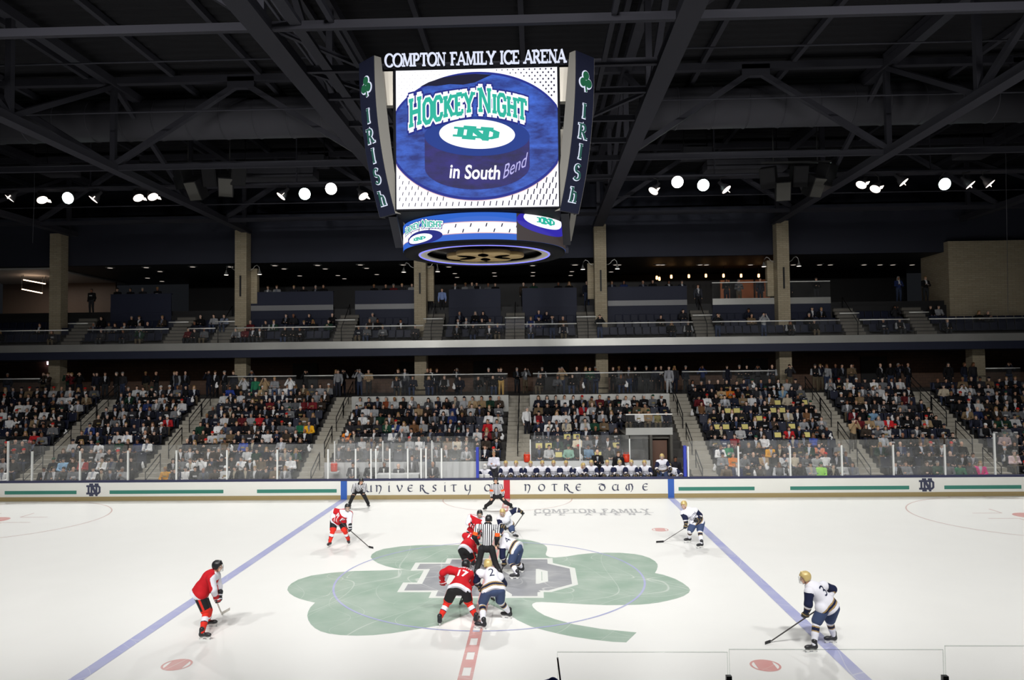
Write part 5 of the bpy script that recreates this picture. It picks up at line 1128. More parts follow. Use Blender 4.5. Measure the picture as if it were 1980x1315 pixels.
pl['lines1'] = skater(D(hd=(728, 170, -.28), nk=(714, 210, -.16), s1=(622, 232, -.1), s2=(785, 232, -.1), e1=(590, 312, .02), w1=(598, 368, -.1), g1=(596, 395, -.14), e2=(784, 308, .02), w2=(768, 358, -.1), g2=(764, 382, -.14),
    pv=(685, 305, .22), h1=(645, 325, .2), h2=(725, 325, .2), k1=(592, 412, -.1), k2=(775, 402, -.1), b1=(525, 600), b2=(842, 592), t1=(-.7, -.7), t2=(.5, -.9), face=(.15, -1, -.45)), 'off',
    'linesman in striped shirt stooping with hands on knees by the blue board strip', 'referee', 'referee', 'officials in striped shirts', crop=CTL)
pl['redl'] = skater(D(hd=(512, 590, -.16), nk=(482, 655, -.08), s1=(305, 645, 0), s2=(550, 688, -.1), e1=(276, 735, .06), w1=(325, 785, -.15), g1=(368, 792, -.2), e2=(540, 815, -.14), w2=(552, 895, -.2), g2=(555, 945, -.22),
    pv=(355, 790, .1), h1=(292, 812, .1), h2=(420, 822, .1), k1=(278, 945, -.08), k2=(462, 945, -.08), b1=(220, 1214), b2=(527, 1180), t1=(-.1, -1), t2=(.35, -1), face=(.3, -1, -.12)), 'red',
    'player in red jersey reading R P, standing near the far blue line', crop=CTL, number=[('R P', .55, .17, 'front', 1.1)])
pl['whiter'] = skater(D(hd=(790, 290, -.1), nk=(832, 385, -.05), s1=(772, 470, -.12), s2=(1035, 410, -.05), e1=(828, 590, -.16), w1=(835, 700, -.2), g1=(822, 790, -.2), e2=(1132, 508, .02), w2=(1105, 595, -.1), g2=(1062, 622, -.16),
    pv=(1085, 620, .12), h1=(1000, 690, .05), h2=(1155, 660, .1), k1=(928, 825, -.1), k2=(1132, 835, -.1), b1=(882, 1086), b2=(1142, 1202), t1=(-.9, -.4), t2=(-.8, -.5), face=(-.6, -.8, -.15)), 'white',
    'player in white and gold helmet, poised beside the far red dot', crop=CR2, number=[('NOTRE', .62, .075, 'front', 1.0), ('DAME', .45, .075, 'front', 1.0)])
pl['redf'] = skater(D(hd=(560, 245, 0), nk=(512, 322, 0), s1=(472, 402, -.17), s2=(540, 368, .17), e1=(502, 555, -.2), w1=(532, 645, -.08), g1=(545, 712, -.04), e2=(572, 520, .14), w2=(586, 638, .04), g2=(575, 722, .0),
    pv=(325, 590, 0), h1=(322, 640, -.1), h2=(342, 640, .1), k1=(408, 855, -.08), k2=(435, 862, .15), b1=(380, 1222), b2=(460, 1050), t1=(1, -.12), t2=(1, .1), face=(1, .1, -.1)), 'red',
    'lone player in red jersey bending forward near the penalty box end blue line', crop=CL)
pl['whitef'] = skater(D(hd=(603, 235, 0), nk=(652, 310, 0), s1=(652, 405, -.16), s2=(835, 330, .2), e1=(645, 555, -.2), w1=(622, 648, -.15), g1=(592, 712, -.12), e2=(940, 372, .3), w2=(850, 560, .16), g2=(745, 628, .08),
    pv=(890, 565, 0), h1=(822, 612, -.1), h2=(948, 600, .1), k1=(742, 770, -.1), k2=(902, 752, .15), b1=(690, 1133), b2=(925, 1025), t1=(-1, -.2), t2=(-1, -.12), face=(-1, .1, -.15)), 'white',
    'player in white jersey with 3 on the back, nearest the camera on the blue line', crop=CRR, number=[('3', .6, .25, 'back', 1.0)])
def stick_for(key, label, crop, heel, tip, ext=.25, top=None, pale=False):
    r, J, org = pl[key]; he = W(crop, *heel, z=0.0)+np.array((0, 0, .0)); ti = W(crop, *tip, z=0.0)
    g1 = J['g1']; g2 = J['g2']; up = g1 if np.linalg.norm(g1-he) > np.linalg.norm(g2-he) else g2
    t = up if top is None else top(J); t = t+unit(t-he)*ext
    return hockey_stick(label, t, he, ti, pale)
stick_for('redl', 'dark stick with pale blade held by the R P player', CTL, (848, 1226), (925, 1240), .08)
stick_for('whiter', 'dark stick stretched toward center by the player beside the red dot', CR2, (365, 1082), (212, 1096))
stick_for('redf', 'thin pale stick held by the lone player in red', CL, (612, 890), (712, 828), .1, pale=True)
stick_for('whitef', 'long dark stick reaching over the ice from the white player wearing 3', CRR, (188, 1020), (132, 1046), .15)
stick_for('whitec', 'dark stick dangling from the raised arm of the white player', CM, (690, 722), (640, 760), .1, top=lambda J: J['g2'])
stick_for('4', 'dark stick held low by the white player wearing 4', CC_, (692, 715), (662, 700), .5, top=lambda J: J['g1'])
stick_for('17', 'dark stick held between the knees of the red player wearing 17', CC_, (322, 985), (352, 950), .4, top=lambda J: J['g2'])
stick_for('2', 'dark stick held out ahead by the white player wearing 2', CC_, (640, 950), (600, 935), .3, top=lambda J: J['g2'])
stick_for('redc', 'dark stick held low by the red player behind the referee', CM, (300, 880), (345, 890), .3, top=lambda J: J['g1'])
stick_for('13', 'dark stick held ahead of the red player wearing 13', CC_, (540, 640), (570, 650), .3, top=lambda J: J['g2'])
# ------------------------------------------------------------------ people in the stands: a few poses, each dressed part by part
C_CLOTH = mat_objcol('cloth_any'); C_HAIR = mat_objcol('hair_any', .7); C_SKIN = mat_objcol('skin_any', .55, .3); C_TROU = mat_objcol('trousers_any', .85); M_SHOE = mat('shoe_dark', (38, 36, 36), .6)
def pose_joints(kind):
    """local joints, feet on z=0, facing -Y"""
    J = {}
    sit = kind.startswith('sit')
    if sit:
        lean = {'sit_lean': .2, 'sit_cross': .0}.get(kind, .04)
        J['pv'] = (0, .02, .5); J['nk'] = (0, .05-lean, .99-lean*.25); J['hd'] = (0, .0-lean*1.25, 1.17-lean*.4)
        for s, i in ((-1, '1'), (1, '2')):
            J['h'+i] = (s*.1, 0, .48); J['k'+i] = (s*.13, -.42, .5); J['a'+i] = (s*.13, -.38, .1); J['t'+i] = (s*.16, -.53, .05); J['s'+i] = (s*.19, .05-lean, .92-lean*.25)
    else:
        J['pv'] = (0, 0, .95); J['nk'] = (0, .03, 1.46); J['hd'] = (0, -.02, 1.635)
        for s, i in ((-1, '1'), (1, '2')):
            J['h'+i] = (s*.1, 0, .92); J['k'+i] = (s*.11, -.02, .5); J['a'+i] = (s*.12, .02, .09); J['t'+i] = (s*.15, -.14, .045); J['s'+i] = (s*.195, .03, 1.39)
    J = {k: np.array(v, float) for k, v in J.items()}
    z = J['s1'][2]; y = J['s1'][1]
    for s, i in ((-1, '1'), (1, '2')):
        if kind in ('sit_lap', 'sit_lean'): J['e'+i] = np.array((s*.27, y-.08, z-.27)); J['w'+i] = np.array((s*.12, y-.3, max(z-.4, .6))); J['g'+i] = J['w'+i]+np.array((-s*.05, -.09, -.02))
        elif kind.endswith('cross'): J['e'+i] = np.array((s*.26, y-.1, z-.27)); J['w'+i] = np.array((s*-.02, y-.27, z-.24+s*.02)); J['g'+i] = J['w'+i]+np.array((-s*.1, .03, .02))
        elif kind.endswith('camera'): J['e'+i] = np.array((s*.29, y-.2, z-.14)); J['w'+i] = np.array((s*.1, y-.27, z+.18)); J['g'+i] = J['w'+i]+np.array((-s*.03, -.02, .1))
        elif kind.endswith('clap'): J['e'+i] = np.array((s*.25, y-.14, z-.25)); J['w'+i] = np.array((s*.07, y-.35, z-.08)); J['g'+i] = J['w'+i]+np.array((-s*.05, -.04, .1))
        else: J['e'+i] = np.array((s*.25, y+.03, z-.28)); J['w'+i] = np.array((s*.24, y-.06, z-.53)); J['g'+i] = J['w'+i]+np.array((0, -.02, -.1))
    return J
def figure_parts(kind, h, fingers):
    J = pose_joints(kind); HR = frame((0, -1, -.08)); hd = J['hd']; nk = J['nk']; pv = J['pv']; ch = nk*.7+pv*.3
    body = head_prims(hd, HR)+[cap(nk+np.array((0, 0, -.03)), hd+np.array((0, .02, -.06)), .058, .052), cap(pv, ch, .11, .12), cap(J['s1'], J['s2'], .06)]
    for i in '12': body += [cap(J['s'+i], J['e'+i], .05, .042), cap(J['e'+i], J['w'+i], .042, .032), cap(J['h'+i], J['k'+i], .07, .055), cap(J['k'+i], J['a'+i], .05, .04)]
    ms = [surface(body, h*.8, .02)]
    for i in '12':
        d = unit(J['g'+i]-J['w'+i]); s = -1 if i == '1' else 1; pal = np.array((-s, .2, 0)) if not kind.endswith('cross') else np.array((0, 1., 0))
        if fingers: ms.append(surface(hand(J['w'+i], d, pal, 1.0, .45, s)+[cap(J['w'+i]-d*.04, J['w'+i]+d*.02, .03, .03)], .0085, .012))
        else: ms.append(surface([cap(J['w'+i], J['w'+i]+d*.1, .035, .03)], h, .02))
    o = {'body': joinm(*ms)}
    jp = [cap(pv+np.array((0, 0, .02)), ch, .15, .16), cap(ch, nk-np.array((0, 0, .06)), .15, .1), cap(J['s1'], J['s2'], .085), cap(nk-np.array((0, 0, .03)), nk, .075)]
    for i in '12': jp += [cap(J['s'+i], J['e'+i], .078, .065), cap(J['e'+i], J['w'+i], .064, .05)]
    o['jacket'] = surface(jp, h, .04)
    tp = [ell(pv-np.array((0, 0, .03)), (.17, .15, .12))]
    for i in '12': tp += [cap(J['h'+i], J['k'+i], .1, .08), cap(J['k'+i], J['a'+i], .075, .06)]
    o['trousers'] = surface(tp, h, .03)
    o['shoes'] = joinm(*[surface([cap(J['a'+i]+np.array((0, .02, -.04)), J['t'+i], .05, .042)], h*.8, .02) for i in '12'])
    L = lambda x, y, z: hd+HR@np.array((x, y, z))
    face = [rbox(L(0, .14, -.05), (.06, .1, .1), .02, HR)]
    o['hair'] = surface([ell(L(0, -.02, .045), (.086, .104, .092), HR), ell(L(0, -.06, -.01), (.08, .06, .08), HR)], h*.6, .02, cut=face)
    o['long_hair'] = surface([ell(L(0, -.02, .045), (.09, .108, .094), HR), ell(L(0, -.06, -.06), (.1, .065, .14), HR), cap(L(-.08, -.03, -.05), L(-.09, -.02, -.17), .032), cap(L(.08, -.03, -.05), L(.09, -.02, -.17), .032)], h*.6, .02, cut=face)
    o['cap'] = surface([ell(L(0, -.015, .06), (.09, .108, .082), HR), ell(L(0, .11, .055), (.068, .07, .012), HR)], h*.6, .015, cut=[rbox(L(0, .14, -.06), (.07, .12, .1), .02, HR)])
    o['face'] = (hd, HR)
    JV, JQ = o['jacket']; C, N = facedata(JV, JQ); up = nk[2]-C[:, 2]; fw = N[:, 1] < -.25; VN = np.zeros_like(JV)
    for q in range(4): np.add.at(VN, JQ[:, q], N)
    VN /= np.linalg.norm(VN, axis=1)[:, None]+1e-9
    for nm, m in (('shirt_front', fw & (up < .34) & (abs(C[:, 0]) < .012+.17*(.36-up)) & (up > -.05)), ('chest_print', fw & (up > .16) & (up < .25) & (abs(C[:, 0]) < .1)), ('pale_sleeves', abs(C[:, 0]) > .2)):
        u, iv = np.unique(JQ[m], return_inverse=True); o[nm] = (JV[u]+VN[u]*.007, iv.reshape(-1, 4)) if m.any() else None
    return o
POSES = ['sit_lap', 'sit_cross', 'sit_lean', 'sit_clap', 'sit_camera', 'stand_down', 'stand_cross', 'stand_camera']
HI = {}; LO = {}
def hi(kind):
    if kind not in HI:
        f = figure_parts(kind, .021, True); d = {}
        for k in ('body', 'jacket', 'trousers', 'shoes', 'hair', 'long_hair', 'cap', 'shirt_front', 'chest_print', 'pale_sleeves'):
            if f[k] is None: continue
            me = fast_mesh('spectator_'+k, *f[k]); me.materials.append({'body': C_SKIN, 'jacket': C_CLOTH, 'shirt_front': C_CLOTH, 'chest_print': C_CLOTH, 'pale_sleeves': C_CLOTH, 'trousers': C_TROU, 'shoes': M_SHOE}.get(k, C_HAIR)); d[k] = me
        e = eyes_mesh(*f['face']).build('eyes', M_EYE); d['eyes'] = e.data; bpy.data.objects.remove(e); HI[kind] = d
    return HI[kind]
SKINS = [(214, 170, 146), (222, 182, 158), (200, 154, 128), (228, 190, 170), (150, 104, 80)]
HAIRS = [(40, 32, 28), (60, 44, 34), (96, 70, 46), (150, 120, 76), (140, 136, 132), (30, 28, 28), (70, 66, 64)]
def rgba(c): return (*lin(c), 1)
def person(kind, loc, rot, cloth, label, name='spectator', cat='spectator', group=None, hair='hair', hairc=None, skin=None, trou=(40, 42, 52), rng=random, accent=None):
    d = hi(kind); r = bpy.data.objects.new(name, d['body']); COL.objects.link(r); r.location = loc; r.rotation_euler = (0, 0, rot); r.color = rgba(skin or rng.choice(SKINS)); tag(r, label, cat, group)
    def ch(k, nm, c=None):
        o = bpy.data.objects.new(nm, d[k]); COL.objects.link(o); o.parent = r
        if c: o.color = rgba(c)
        return o
    ch('jacket', 'jacket', cloth); ch('trousers', 'trousers', trou); ch('shoes', 'shoes'); ch('eyes', 'eyes')
    if accent and accent[0] in d: ch(accent[0], accent[0].replace('pale_', ''), accent[1])
    r.scale = (.95,)*3 if name == 'spectator' else (1, 1, 1)
    if hair: ch(hair, 'cap' if hair == 'cap' else 'hair', hairc or rng.choice(HAIRS))
    return r
PAL = [((20, 20, 23), 'black', 42), ((28, 31, 44), 'dark navy', 20), ((44, 44, 48), 'charcoal', 14), ((96, 98, 102), 'grey', 7), ((215, 216, 218), 'white', 4), ((150, 152, 156), 'pale grey', 2.5), ((112, 94, 72), 'tan', 3), ((56, 47, 40), 'brown', 5), ((26, 58, 44), 'dark green', 2.5), ((92, 26, 32), 'maroon', 1.5), ((36, 50, 96), 'blue', 1.5)]
NAMED = {'gold': (236, 168, 36), 'white': (228, 229, 230), 'red': (176, 34, 40), 'maroon': (120, 34, 42), 'orange': (226, 128, 40), 'rust': (150, 72, 42), 'green': (40, 118, 84), 'dark green': (30, 66, 50), 'lime green': (140, 208, 70), 'light blue': (140, 180, 215), 'blue': (48, 70, 150), 'grey': (136, 138, 142), 'pale grey': (182, 184, 187), 'tan': (160, 136, 104), 'cream': (208, 196, 174), 'pink': (236, 50, 140), 'salmon': (216, 140, 112), 'brown': (110, 78, 52), 'pale green': (150, 196, 176), 'olive': (150, 138, 84), 'pale pink': (206, 180, 182)}
Z = lambda ox, oy, s, L: [(ox+x/s, oy+y/s, c) for x, y, c in L]
NOTE = Z(0, 690, 4.535, [(325, 695, 'red'), (1345, 1040, 'gold'), (580, 930, 'light blue'), (740, 915, 'red'), (1330, 755, 'white'), (1450, 600, 'red'), (855, 760, 'white'), (530, 760, 'white'), (925, 925, 'white'), (75, 1020, 'white'), (1580, 1020, 'white'), (1075, 690, 'white'), (250, 470, 'white'), (155, 470, 'white'), (580, 235, 'pale grey'), (500, 680, 'grey'), (1065, 530, 'pale grey'), (1360, 460, 'grey'), (1190, 320, 'white'), (1265, 330, 'white'), (1065, 1020, 'pale grey'), (1580, 925, 'grey'), (170, 600, 'white'), (330, 600, 'tan'), (700, 480, 'grey'), (1590, 535, 'grey')]) \
    + Z(350, 690, 4.534, [(1160, 670, 'gold'), (960, 205, 'white'), (650, 215, 'green'), (740, 190, 'tan'), (560, 200, 'pale grey'), (820, 200, 'grey'), (1380, 200, 'grey'), (680, 595, 'red'), (730, 690, 'white'), (890, 740, 'pale grey'), (600, 830, 'white'), (950, 930, 'white'), (1060, 595, 'green'), (360, 375, 'white'), (240, 690, 'white'), (400, 270, 'blue'), (50, 920, 'white'), (205, 910, 'white'), (400, 1010, 'white'), (910, 840, 'grey'), (520, 910, 'white'), (600, 590, 'grey'), (940, 510, 'grey'), (1170, 385, 'maroon'), (960, 440, 'grey'), (560, 740, 'blue'), (900, 1010, 'grey'), (1240, 245, 'grey'), (110, 840, 'grey'), (1060, 870, 'dark green')]) \
    + Z(640, 690, 4.533, [(145, 670, 'orange'), (465, 440, 'rust'), (500, 595, 'dark green'), (550, 650, 'white'), (740, 500, 'tan'), (810, 590, 'pale grey'), (1215, 300, 'tan'), (1345, 640, 'red'), (985, 440, 'white'), (1085, 745, 'cream'), (1345, 570, 'white'), (1420, 570, 'white'), (1505, 570, 'white'), (285, 740, 'white'), (280, 310, 'white'), (710, 380, 'grey'), (635, 630, 'white'), (1210, 440, 'pale grey'), (1290, 430, 'tan'), (1435, 440, 'grey'), (720, 590, 'brown'), (1370, 355, 'dark green'), (380, 445, 'grey'), (265, 580, 'white'), (160, 800, 'grey'), (680, 755, 'pale grey')]) \
    + Z(980, 690, 4.87, [(685, 465, 'red'), (580, 400, 'white'), (1095, 455, 'white'), (1270, 525, 'white'), (1355, 520, 'tan'), (1440, 520, 'olive'), (280, 590, 'maroon'), (605, 610, 'cream'), (780, 610, 'pale grey'), (865, 615, 'dark green'), (530, 620, 'white'), (355, 620, 'white'), (1330, 460, 'tan'), (625, 880, 'pale green'), (735, 860, 'light blue'), (360, 890, 'white'), (635, 790, 'cream'), (700, 530, 'grey'), (920, 540, 'grey')]) \
    + Z(1300, 690, 4.534, [(810, 790, 'gold'), (1345, 975, 'lime green'), (465, 810, 'green'), (500, 900, 'orange'), (990, 350, 'cream'), (1035, 490, 'cream'), (1140, 560, 'grey'), (440, 410, 'grey'), (630, 350, 'tan'), (530, 285, 'orange'), (845, 720, 'white'), (1250, 700, 'blue'), (1300, 785, 'salmon'), (835, 880, 'tan'), (940, 880, 'white'), (1110, 900, 'cream'), (1240, 975, 'grey'), (400, 890, 'grey'), (220, 420, 'maroon'), (1035, 640, 'red'), (480, 355, 'tan'), (240, 490, 'brown'), (1185, 480, 'brown'), (965, 285, 'light blue'), (580, 720, 'maroon'), (1360, 890, 'white'), (1480, 970, 'white')]) \
    + Z(1600, 690, 4.534, [(240, 970, 'grey'), (965, 960, 'dark green'), (1180, 960, 'green'), (1335, 960, 'pink'), (1010, 275, 'cream'), (380, 260, 'white'), (410, 480, 'light blue'), (400, 550, 'tan'), (470, 550, 'grey'), (850, 545, 'tan'), (520, 710, 'pale grey'), (1310, 460, 'white'), (1620, 540, 'white'), (1555, 700, 'pale pink'), (640, 400, 'grey'), (560, 620, 'red'), (1210, 540, 'tan'), (1650, 850, 'pale pink'), (720, 985, 'grey'), (1240, 860, 'grey')])
EMPTY = Z(1300, 690, 4.534, [(x, y, 1) for x, y in ((510, 437), (588, 437), (887, 433), (970, 435), (920, 367), (1145, 365), (430, 585), (505, 583), (660, 587), (1058, 578), (940, 655), (780, 506), (1188, 655))]) + Z(980, 690, 4.87, [(x, y, 1) for x, y in ((277, 810), (360, 808), (545, 900), (805, 900), (1068, 805), (1240, 803), (537, 715), (700, 715))]) \
    + Z(640, 690, 4.533, [(580, 850, 0), (690, 850, 0), (560, 800, 0), (1220, 830, 0)]) + Z(1300, 690, 4.534, [(810, 1010, 0)]) + Z(1600, 690, 4.534, [(530, 960, 0), (780, 970, 0), (730, 800, 0)]) + Z(0, 690, 4.535, [(950, 690, 0), (1230, 690, 0), (1400, 850, 0), (1320, 860, 0)])
def PX(P):
    d = np.array(P, float)-CAM; w = d@FWD; return np.array((990+FPX*(d@RGT)/w, 657.5-FPX*(d@UPV)/w))
# every seat of the lower bowl
SEATS = []
PITCH = .505
for k, (x0, x1, r0, r1, nm) in enumerate(SECS):
    for r in range(r0, r1):
        y, z = ROW(r); n = int((x1-x0-.1)/PITCH); off = (x1-x0-n*PITCH)/2
        for j in range(n):
            x = x0+off+(j+.5)*PITCH
            if abs(x) > 33: continue
            if k == 4 and r < 6 and vx0-1.35 < x: continue
            if k in (3, 4) and r < 2: continue
            p = PX((x, y+.45, z+.85))
            if not (-25 < p[0] < 2005): continue
            SEATS.append(dict(sec=k, row=r, j=j, n=n, x=x, y=y+.5, z=z, px=p, name=nm))
P_ALL = np.array([s['px'] for s in SEATS]); taken = set()
for px, py, c in NOTE:
    d = np.hypot(*(P_ALL-(px, py)).T)
    for i in taken: d[i] = 1e9
    i = int(d.argmin())
    if d[i] < 30: SEATS[i]['note'] = c; taken.add(i)
for px, py, pl_ in EMPTY:
    d = np.hypot(*(P_ALL-(px, py)).T)
    for i in taken: d[i] = 1e9
    i = int(d.argmin())
    if d[i] < 30: SEATS[i]['empty'] = 1+pl_; taken.add(i)
wts = [w for _, _, w in PAL]
for s in SEATS:
    if 'empty' in s: continue
    if 'note' not in s and random.random() < (.07 if s['row'] > 1 else .1): s['empty'] = 1; continue
    if 'note' in s: s['cloth'], s['cname'] = NAMED[s['note']], s['note']
    else: c, n, _ = random.choices(PAL, wts)[0]; s['cloth'], s['cname'] = c, n
    f = random.uniform(.8, 1.2); s['cloth'] = tuple(min(240, v*f) for v in s['cloth'])
    s['kind'] = random.choices(['sit_lap', 'sit_cross', 'sit_lean', 'sit_clap', 'sit_camera'], [8, 6, 4, 1.5, .5])[0]
    a = random.random(); s['acc'] = ('shirt_front', random.choice([(220, 220, 222), (200, 205, 215), (180, 170, 150), (120, 125, 140), (190, 190, 196), (60, 70, 100)])) if a < .3 else ('chest_print', random.choice([(210, 210, 212), (150, 132, 84), (150, 152, 156)])) if a < .5 else ('pale_sleeves', random.choice([(200, 202, 206), (60, 64, 84), (110, 112, 116)])) if a < .56 else None
    s['hair'] = random.choices(['hair', 'long_hair', 'cap', None], [9, 4, 4, 1.3])[0]
def hcol(s):
    if s['hair'] == 'cap': return random.choice([(30, 32, 44), (30, 32, 44), (225, 225, 225), (34, 78, 58), (200, 40, 36), (60, 60, 64)])
    return random.choice(HAIRS)
TROU = [(30, 34, 48), (30, 30, 34), (50, 60, 84), (92, 82, 66), (46, 48, 52)]
# ------------------------------------------------------------------ seats
M_SEAT = mat('seat_navy', (26, 31, 52), .5, noise=.05, spec=.3); M_SEATM = mat('seat_metal', (60, 62, 68), .4, .5); M_PLATE = mat('seat_plate', (214, 218, 222), .4)
def seat_meshes():
    b = MB().box((0, 0, .44), (.46, .42, .05)); a = b.build('seat', M_SEAT, None, (0, 0, 0), .02)
    vs = MB(); R = np.array(Matrix.Rotation(-.18, 3, 'X')); vs.box((0, .235, .68), (.46, .05, .48), R); c = vs.build('backrest', M_SEAT, None, (0, 0, 0), .025)
    d = MB().span((-.03, .05, 0), (.03, .25, .42)).span((-.14, .02, .0), (.14, .28, .02)).build('pedestal', M_SEATM)
    e = MB().box((0, .2, .885), (.06, .012, .035)).build('number_plate', M_PLATE)
    return [a, c, d, e]
seat_src = seat_meshes()
seat_eval = []
dg = bpy.context.evaluated_depsgraph_get()
for o in seat_src: seat_eval.append((o.name.split('.')[0], bpy.data.meshes.new_from_object(o.evaluated_get(dg)), o.data.materials[0]))
for o in seat_src: bpy.data.objects.remove(o)
def seat(loc, label, group):
    t = thing('stadium_chair', label, 'seat', loc, group)
    for nm, me, m in seat_eval:
        o = bpy.data.objects.new(nm, me); COL.objects.link(o); o.parent = t
    return t
def where(s): return f'{ORD[s["row"]+1]} row, {ORD[s["j"]+1]} from left, {s["name"]}'
M_CARD = mat('yellow_card', (228, 214, 130), .7)
rank = sorted(SEATS, key=lambda s: (0 if 'empty' in s else 1, s['row']))
def occl(s): return s['px'][1]
ind = [s for s in SEATS if 'empty' in s and -5 < s['px'][0] < 1985][:170]
rest_occ = sorted([s for s in SEATS if 'empty' not in s], key=lambda s: s['row'])
hi_people = rest_occ[:235]
for s in hi_people[:125]: ind.append(s)
ids = set(map(id, ind))
for s in ind:
    st = 'empty' if 'empty' in s else 'occupied'
    seat((s['x'], s['y']+.02, s['z']), f'{st} navy folding seat, {where(s)}', 'navy seats of the lower bowl')
    if s.get('empty') == 2:
        R = np.array(Matrix.Rotation(-.3, 3, 'X')); o = MB().box((0, 0, 0), (.34, .012, .26), R).build('paper_card', M_CARD, None, (s['x'], s['y']+.17, s['z']+.68)); tag(o, f'yellow card on seat, {where(s)}', 'card', 'yellow seat cards')
# the seats that show least, too many to single out
V = []; F = []; MI = []; o_ = 0
def add_mass(lst, me, loc):
    lst.append((me, loc))
base = []
for nm, me, m in seat_eval[:2]:
    v = np.empty(len(me.vertices)*3, np.float32); me.vertices.foreach_get('co', v); base.append((v.reshape(-1, 3), [tuple(p.vertices) for p in me.polygons]))
sv = []; sf = []; o_ = 0
for s in SEATS:
    if id(s) in ids: continue
    for v, f in base: sv.append(v+np.array((s['x'], s['y']+.02, s['z']))); sf += [tuple(i+o_ for i in q) for q in f]; o_ += len(v)
BSEATS = []
for k, (x0, x1) in enumerate(BSEC):
    for r in range(3):
        y, z = BROW(r); n = int((x1-x0-.05)/PITCH)
        for j in range(n):
            x = x0+(x1-x0-n*PITCH)/2+(j+.5)*PITCH; p = PX((x, y+.4, z+.85))
            if -20 < p[0] < 2000 and not (r >= 2 and x > rb0-.5) and not any(abs(x-c) < .75 for c in CX if r >= 1): BSEATS.append(dict(x=x, y=y+.48, z=z, px=p, row=r))
for s in BSEATS:
    for v, f in base: sv.append(v+np.array((s['x'], s['y']+.02, s['z']))); sf += [tuple(i+o_ for i in q) for q in f]; o_ += len(v)
me = bpy.data.meshes.new('seat_rows'); me.from_pydata(np.concatenate(sv).tolist(), [], sf); o = link('seat_rows', me, M_SEAT); tag(o, 'navy seats of the upper rows and balcony, mostly hidden by spectators', 'seats', None, 'stuff')
# ------------------------------------------------------------------ the nearest spectators one by one
for s in hi_people:
    word = {'cap': 'with a cap', 'long_hair': 'with long hair', None: 'bald'}.get(s['hair'], '')
    lab = f'spectator in {s["cname"]}, {where(s)}'
    person(s['kind'], (s['x'], s['y'], s['z']), random.uniform(-.35, .35)-(s['x']-0)*.012, s['cloth'], lab, group='spectators in the lower rows', hair=s['hair'], hairc=hcol(s), trou=random.choice(TROU), accent=s['acc'])
# single standing people that stand out
def standing(px, py_feet, y, z, kind, cname, label, trou=(40, 42, 52), hair='hair', rot=0, name='spectator', cat='spectator', group='standing spectators', hairc=None, skin=None, cloth=None):
    x = AT(px, py_feet, y=y)[0]; return person(kind, (x, y, z), rot, cloth or NAMED[cname], label, name, cat, group, hair, hairc, skin, trou)
yy = ROW(4)
standing(1019, 820, 18.3, ROW(6)[1]-.2, 'stand_down', 'white', 'woman in white jacket standing on the stairs beside the team bench block', (38, 38, 44), 'hair', .6)
standing(1650, 840, 16.6, ROW(4)[1]-.1, 'stand_camera', 'tan', 'spectator in tan shirt standing with a camera on the bench side stairs', (70, 66, 60), 'cap', .2, hairc=(60, 60, 60))
for px, c, kd, lab, tr in ((473, 'pale grey', 'stand_camera', 'standing spectator in pale grey lifting both hands, at the top next to the column', (50, 50, 54)), (494, 'green', 'stand_down', 'standing spectator in green sweater, top of the block next to the penalty box', (40, 42, 52)), (513, 'tan', 'stand_camera', 'standing spectator in beige shirt, hands raised, right of the green sweater', (120, 112, 96)), (531, 'grey', 'stand_cross', 'standing spectator in grey, two places right of the green sweater', (70, 84, 112)), (562, 'white', 'stand_camera', 'standing spectator in white shirt clapping at the top of the stand', (60, 70, 96)), (654, 'grey', 'stand_down', 'spectator in grey sweatshirt standing by the upper stairs next to the penalty box', (40, 42, 52))):
    standing(px, 760, ROW(10)[0]+.3 if px < 640 else YP+.3, ROW(10)[1] if px < 640 else PLAT, kd, c, lab, tr)
for px, c, kd, lab, tr in ((713, 'tan', 'stand_cross', 'spectator in tan coat standing behind the middle rail', (44, 42, 42)), (770, 'brown', 'stand_cross', 'spectator in dark vest standing at the middle rail above the penalty box', (140, 124, 98)), (833, 'white', 'stand_down', 'spectator in white shirt standing at the middle rail', (40, 42, 52)), (945, 'maroon', 'stand_down', 'spectator in dark top with orange print standing at the rail end', (60, 50, 46)), (969, 'brown', 'stand_cross', 'spectator in black top and khaki trousers at the rail end', (196, 160, 96)), (1087, 'tan', 'stand_camera', 'spectator in pale jacket raising both hands behind the rail above the bench', (52, 60, 84)), (1141, 'dark green', 'stand_cross', 'spectator in dark coat standing behind the bench side rail', (40, 40, 44))):
    standing(px, 757, YP+.9 if px in (713, 833) else ROW(9)[0]+.9, PLAT, kd, c, lab, tr, cloth=(34, 33, 36) if px in (945, 969, 770) else None)
standing(1294, 757, ROW(9)[0]+1.2, PLAT, 'stand_down', 'pale grey', 'spectator in pale shirt and trousers with dark jacket beside the stairs', (176, 178, 182), cloth=(150, 152, 158))
# ------------------------------------------------------------------ the rest of the crowd: one mass
def lo(kind):
    if kind not in LO: LO[kind] = figure_parts(kind, .036, False)
    return LO[kind]
mv = []; mq = []; mc = []; off_ = 0
def mass(kind, loc, rot, cloth, hair, hc, skin, trou, acc=None):
    global off_
    if acc is None and random.random() < .4: acc = random.choice([('shirt_front', (205, 206, 210)), ('chest_print', (170, 170, 172)), ('shirt_front', (120, 124, 136)), ('pale_sleeves', (150, 152, 156))])
    f = lo(kind); c, s = math.cos(rot), math.sin(rot); R = np.array(((c, -s, 0), (s, c, 0), (0, 0, 1)))
    for k, col in (('body', skin), ('jacket', cloth), ('trousers', trou), (hair, hc), acc or (None, None)):
        if not k or f[k] is None: continue
        v, q = f[k]; mv.append(v@R.T*.95+np.array(loc)); mq.append(q+off_); off_ += len(v); mc.append(np.tile((*lin(col), 1), (len(v), 1)))
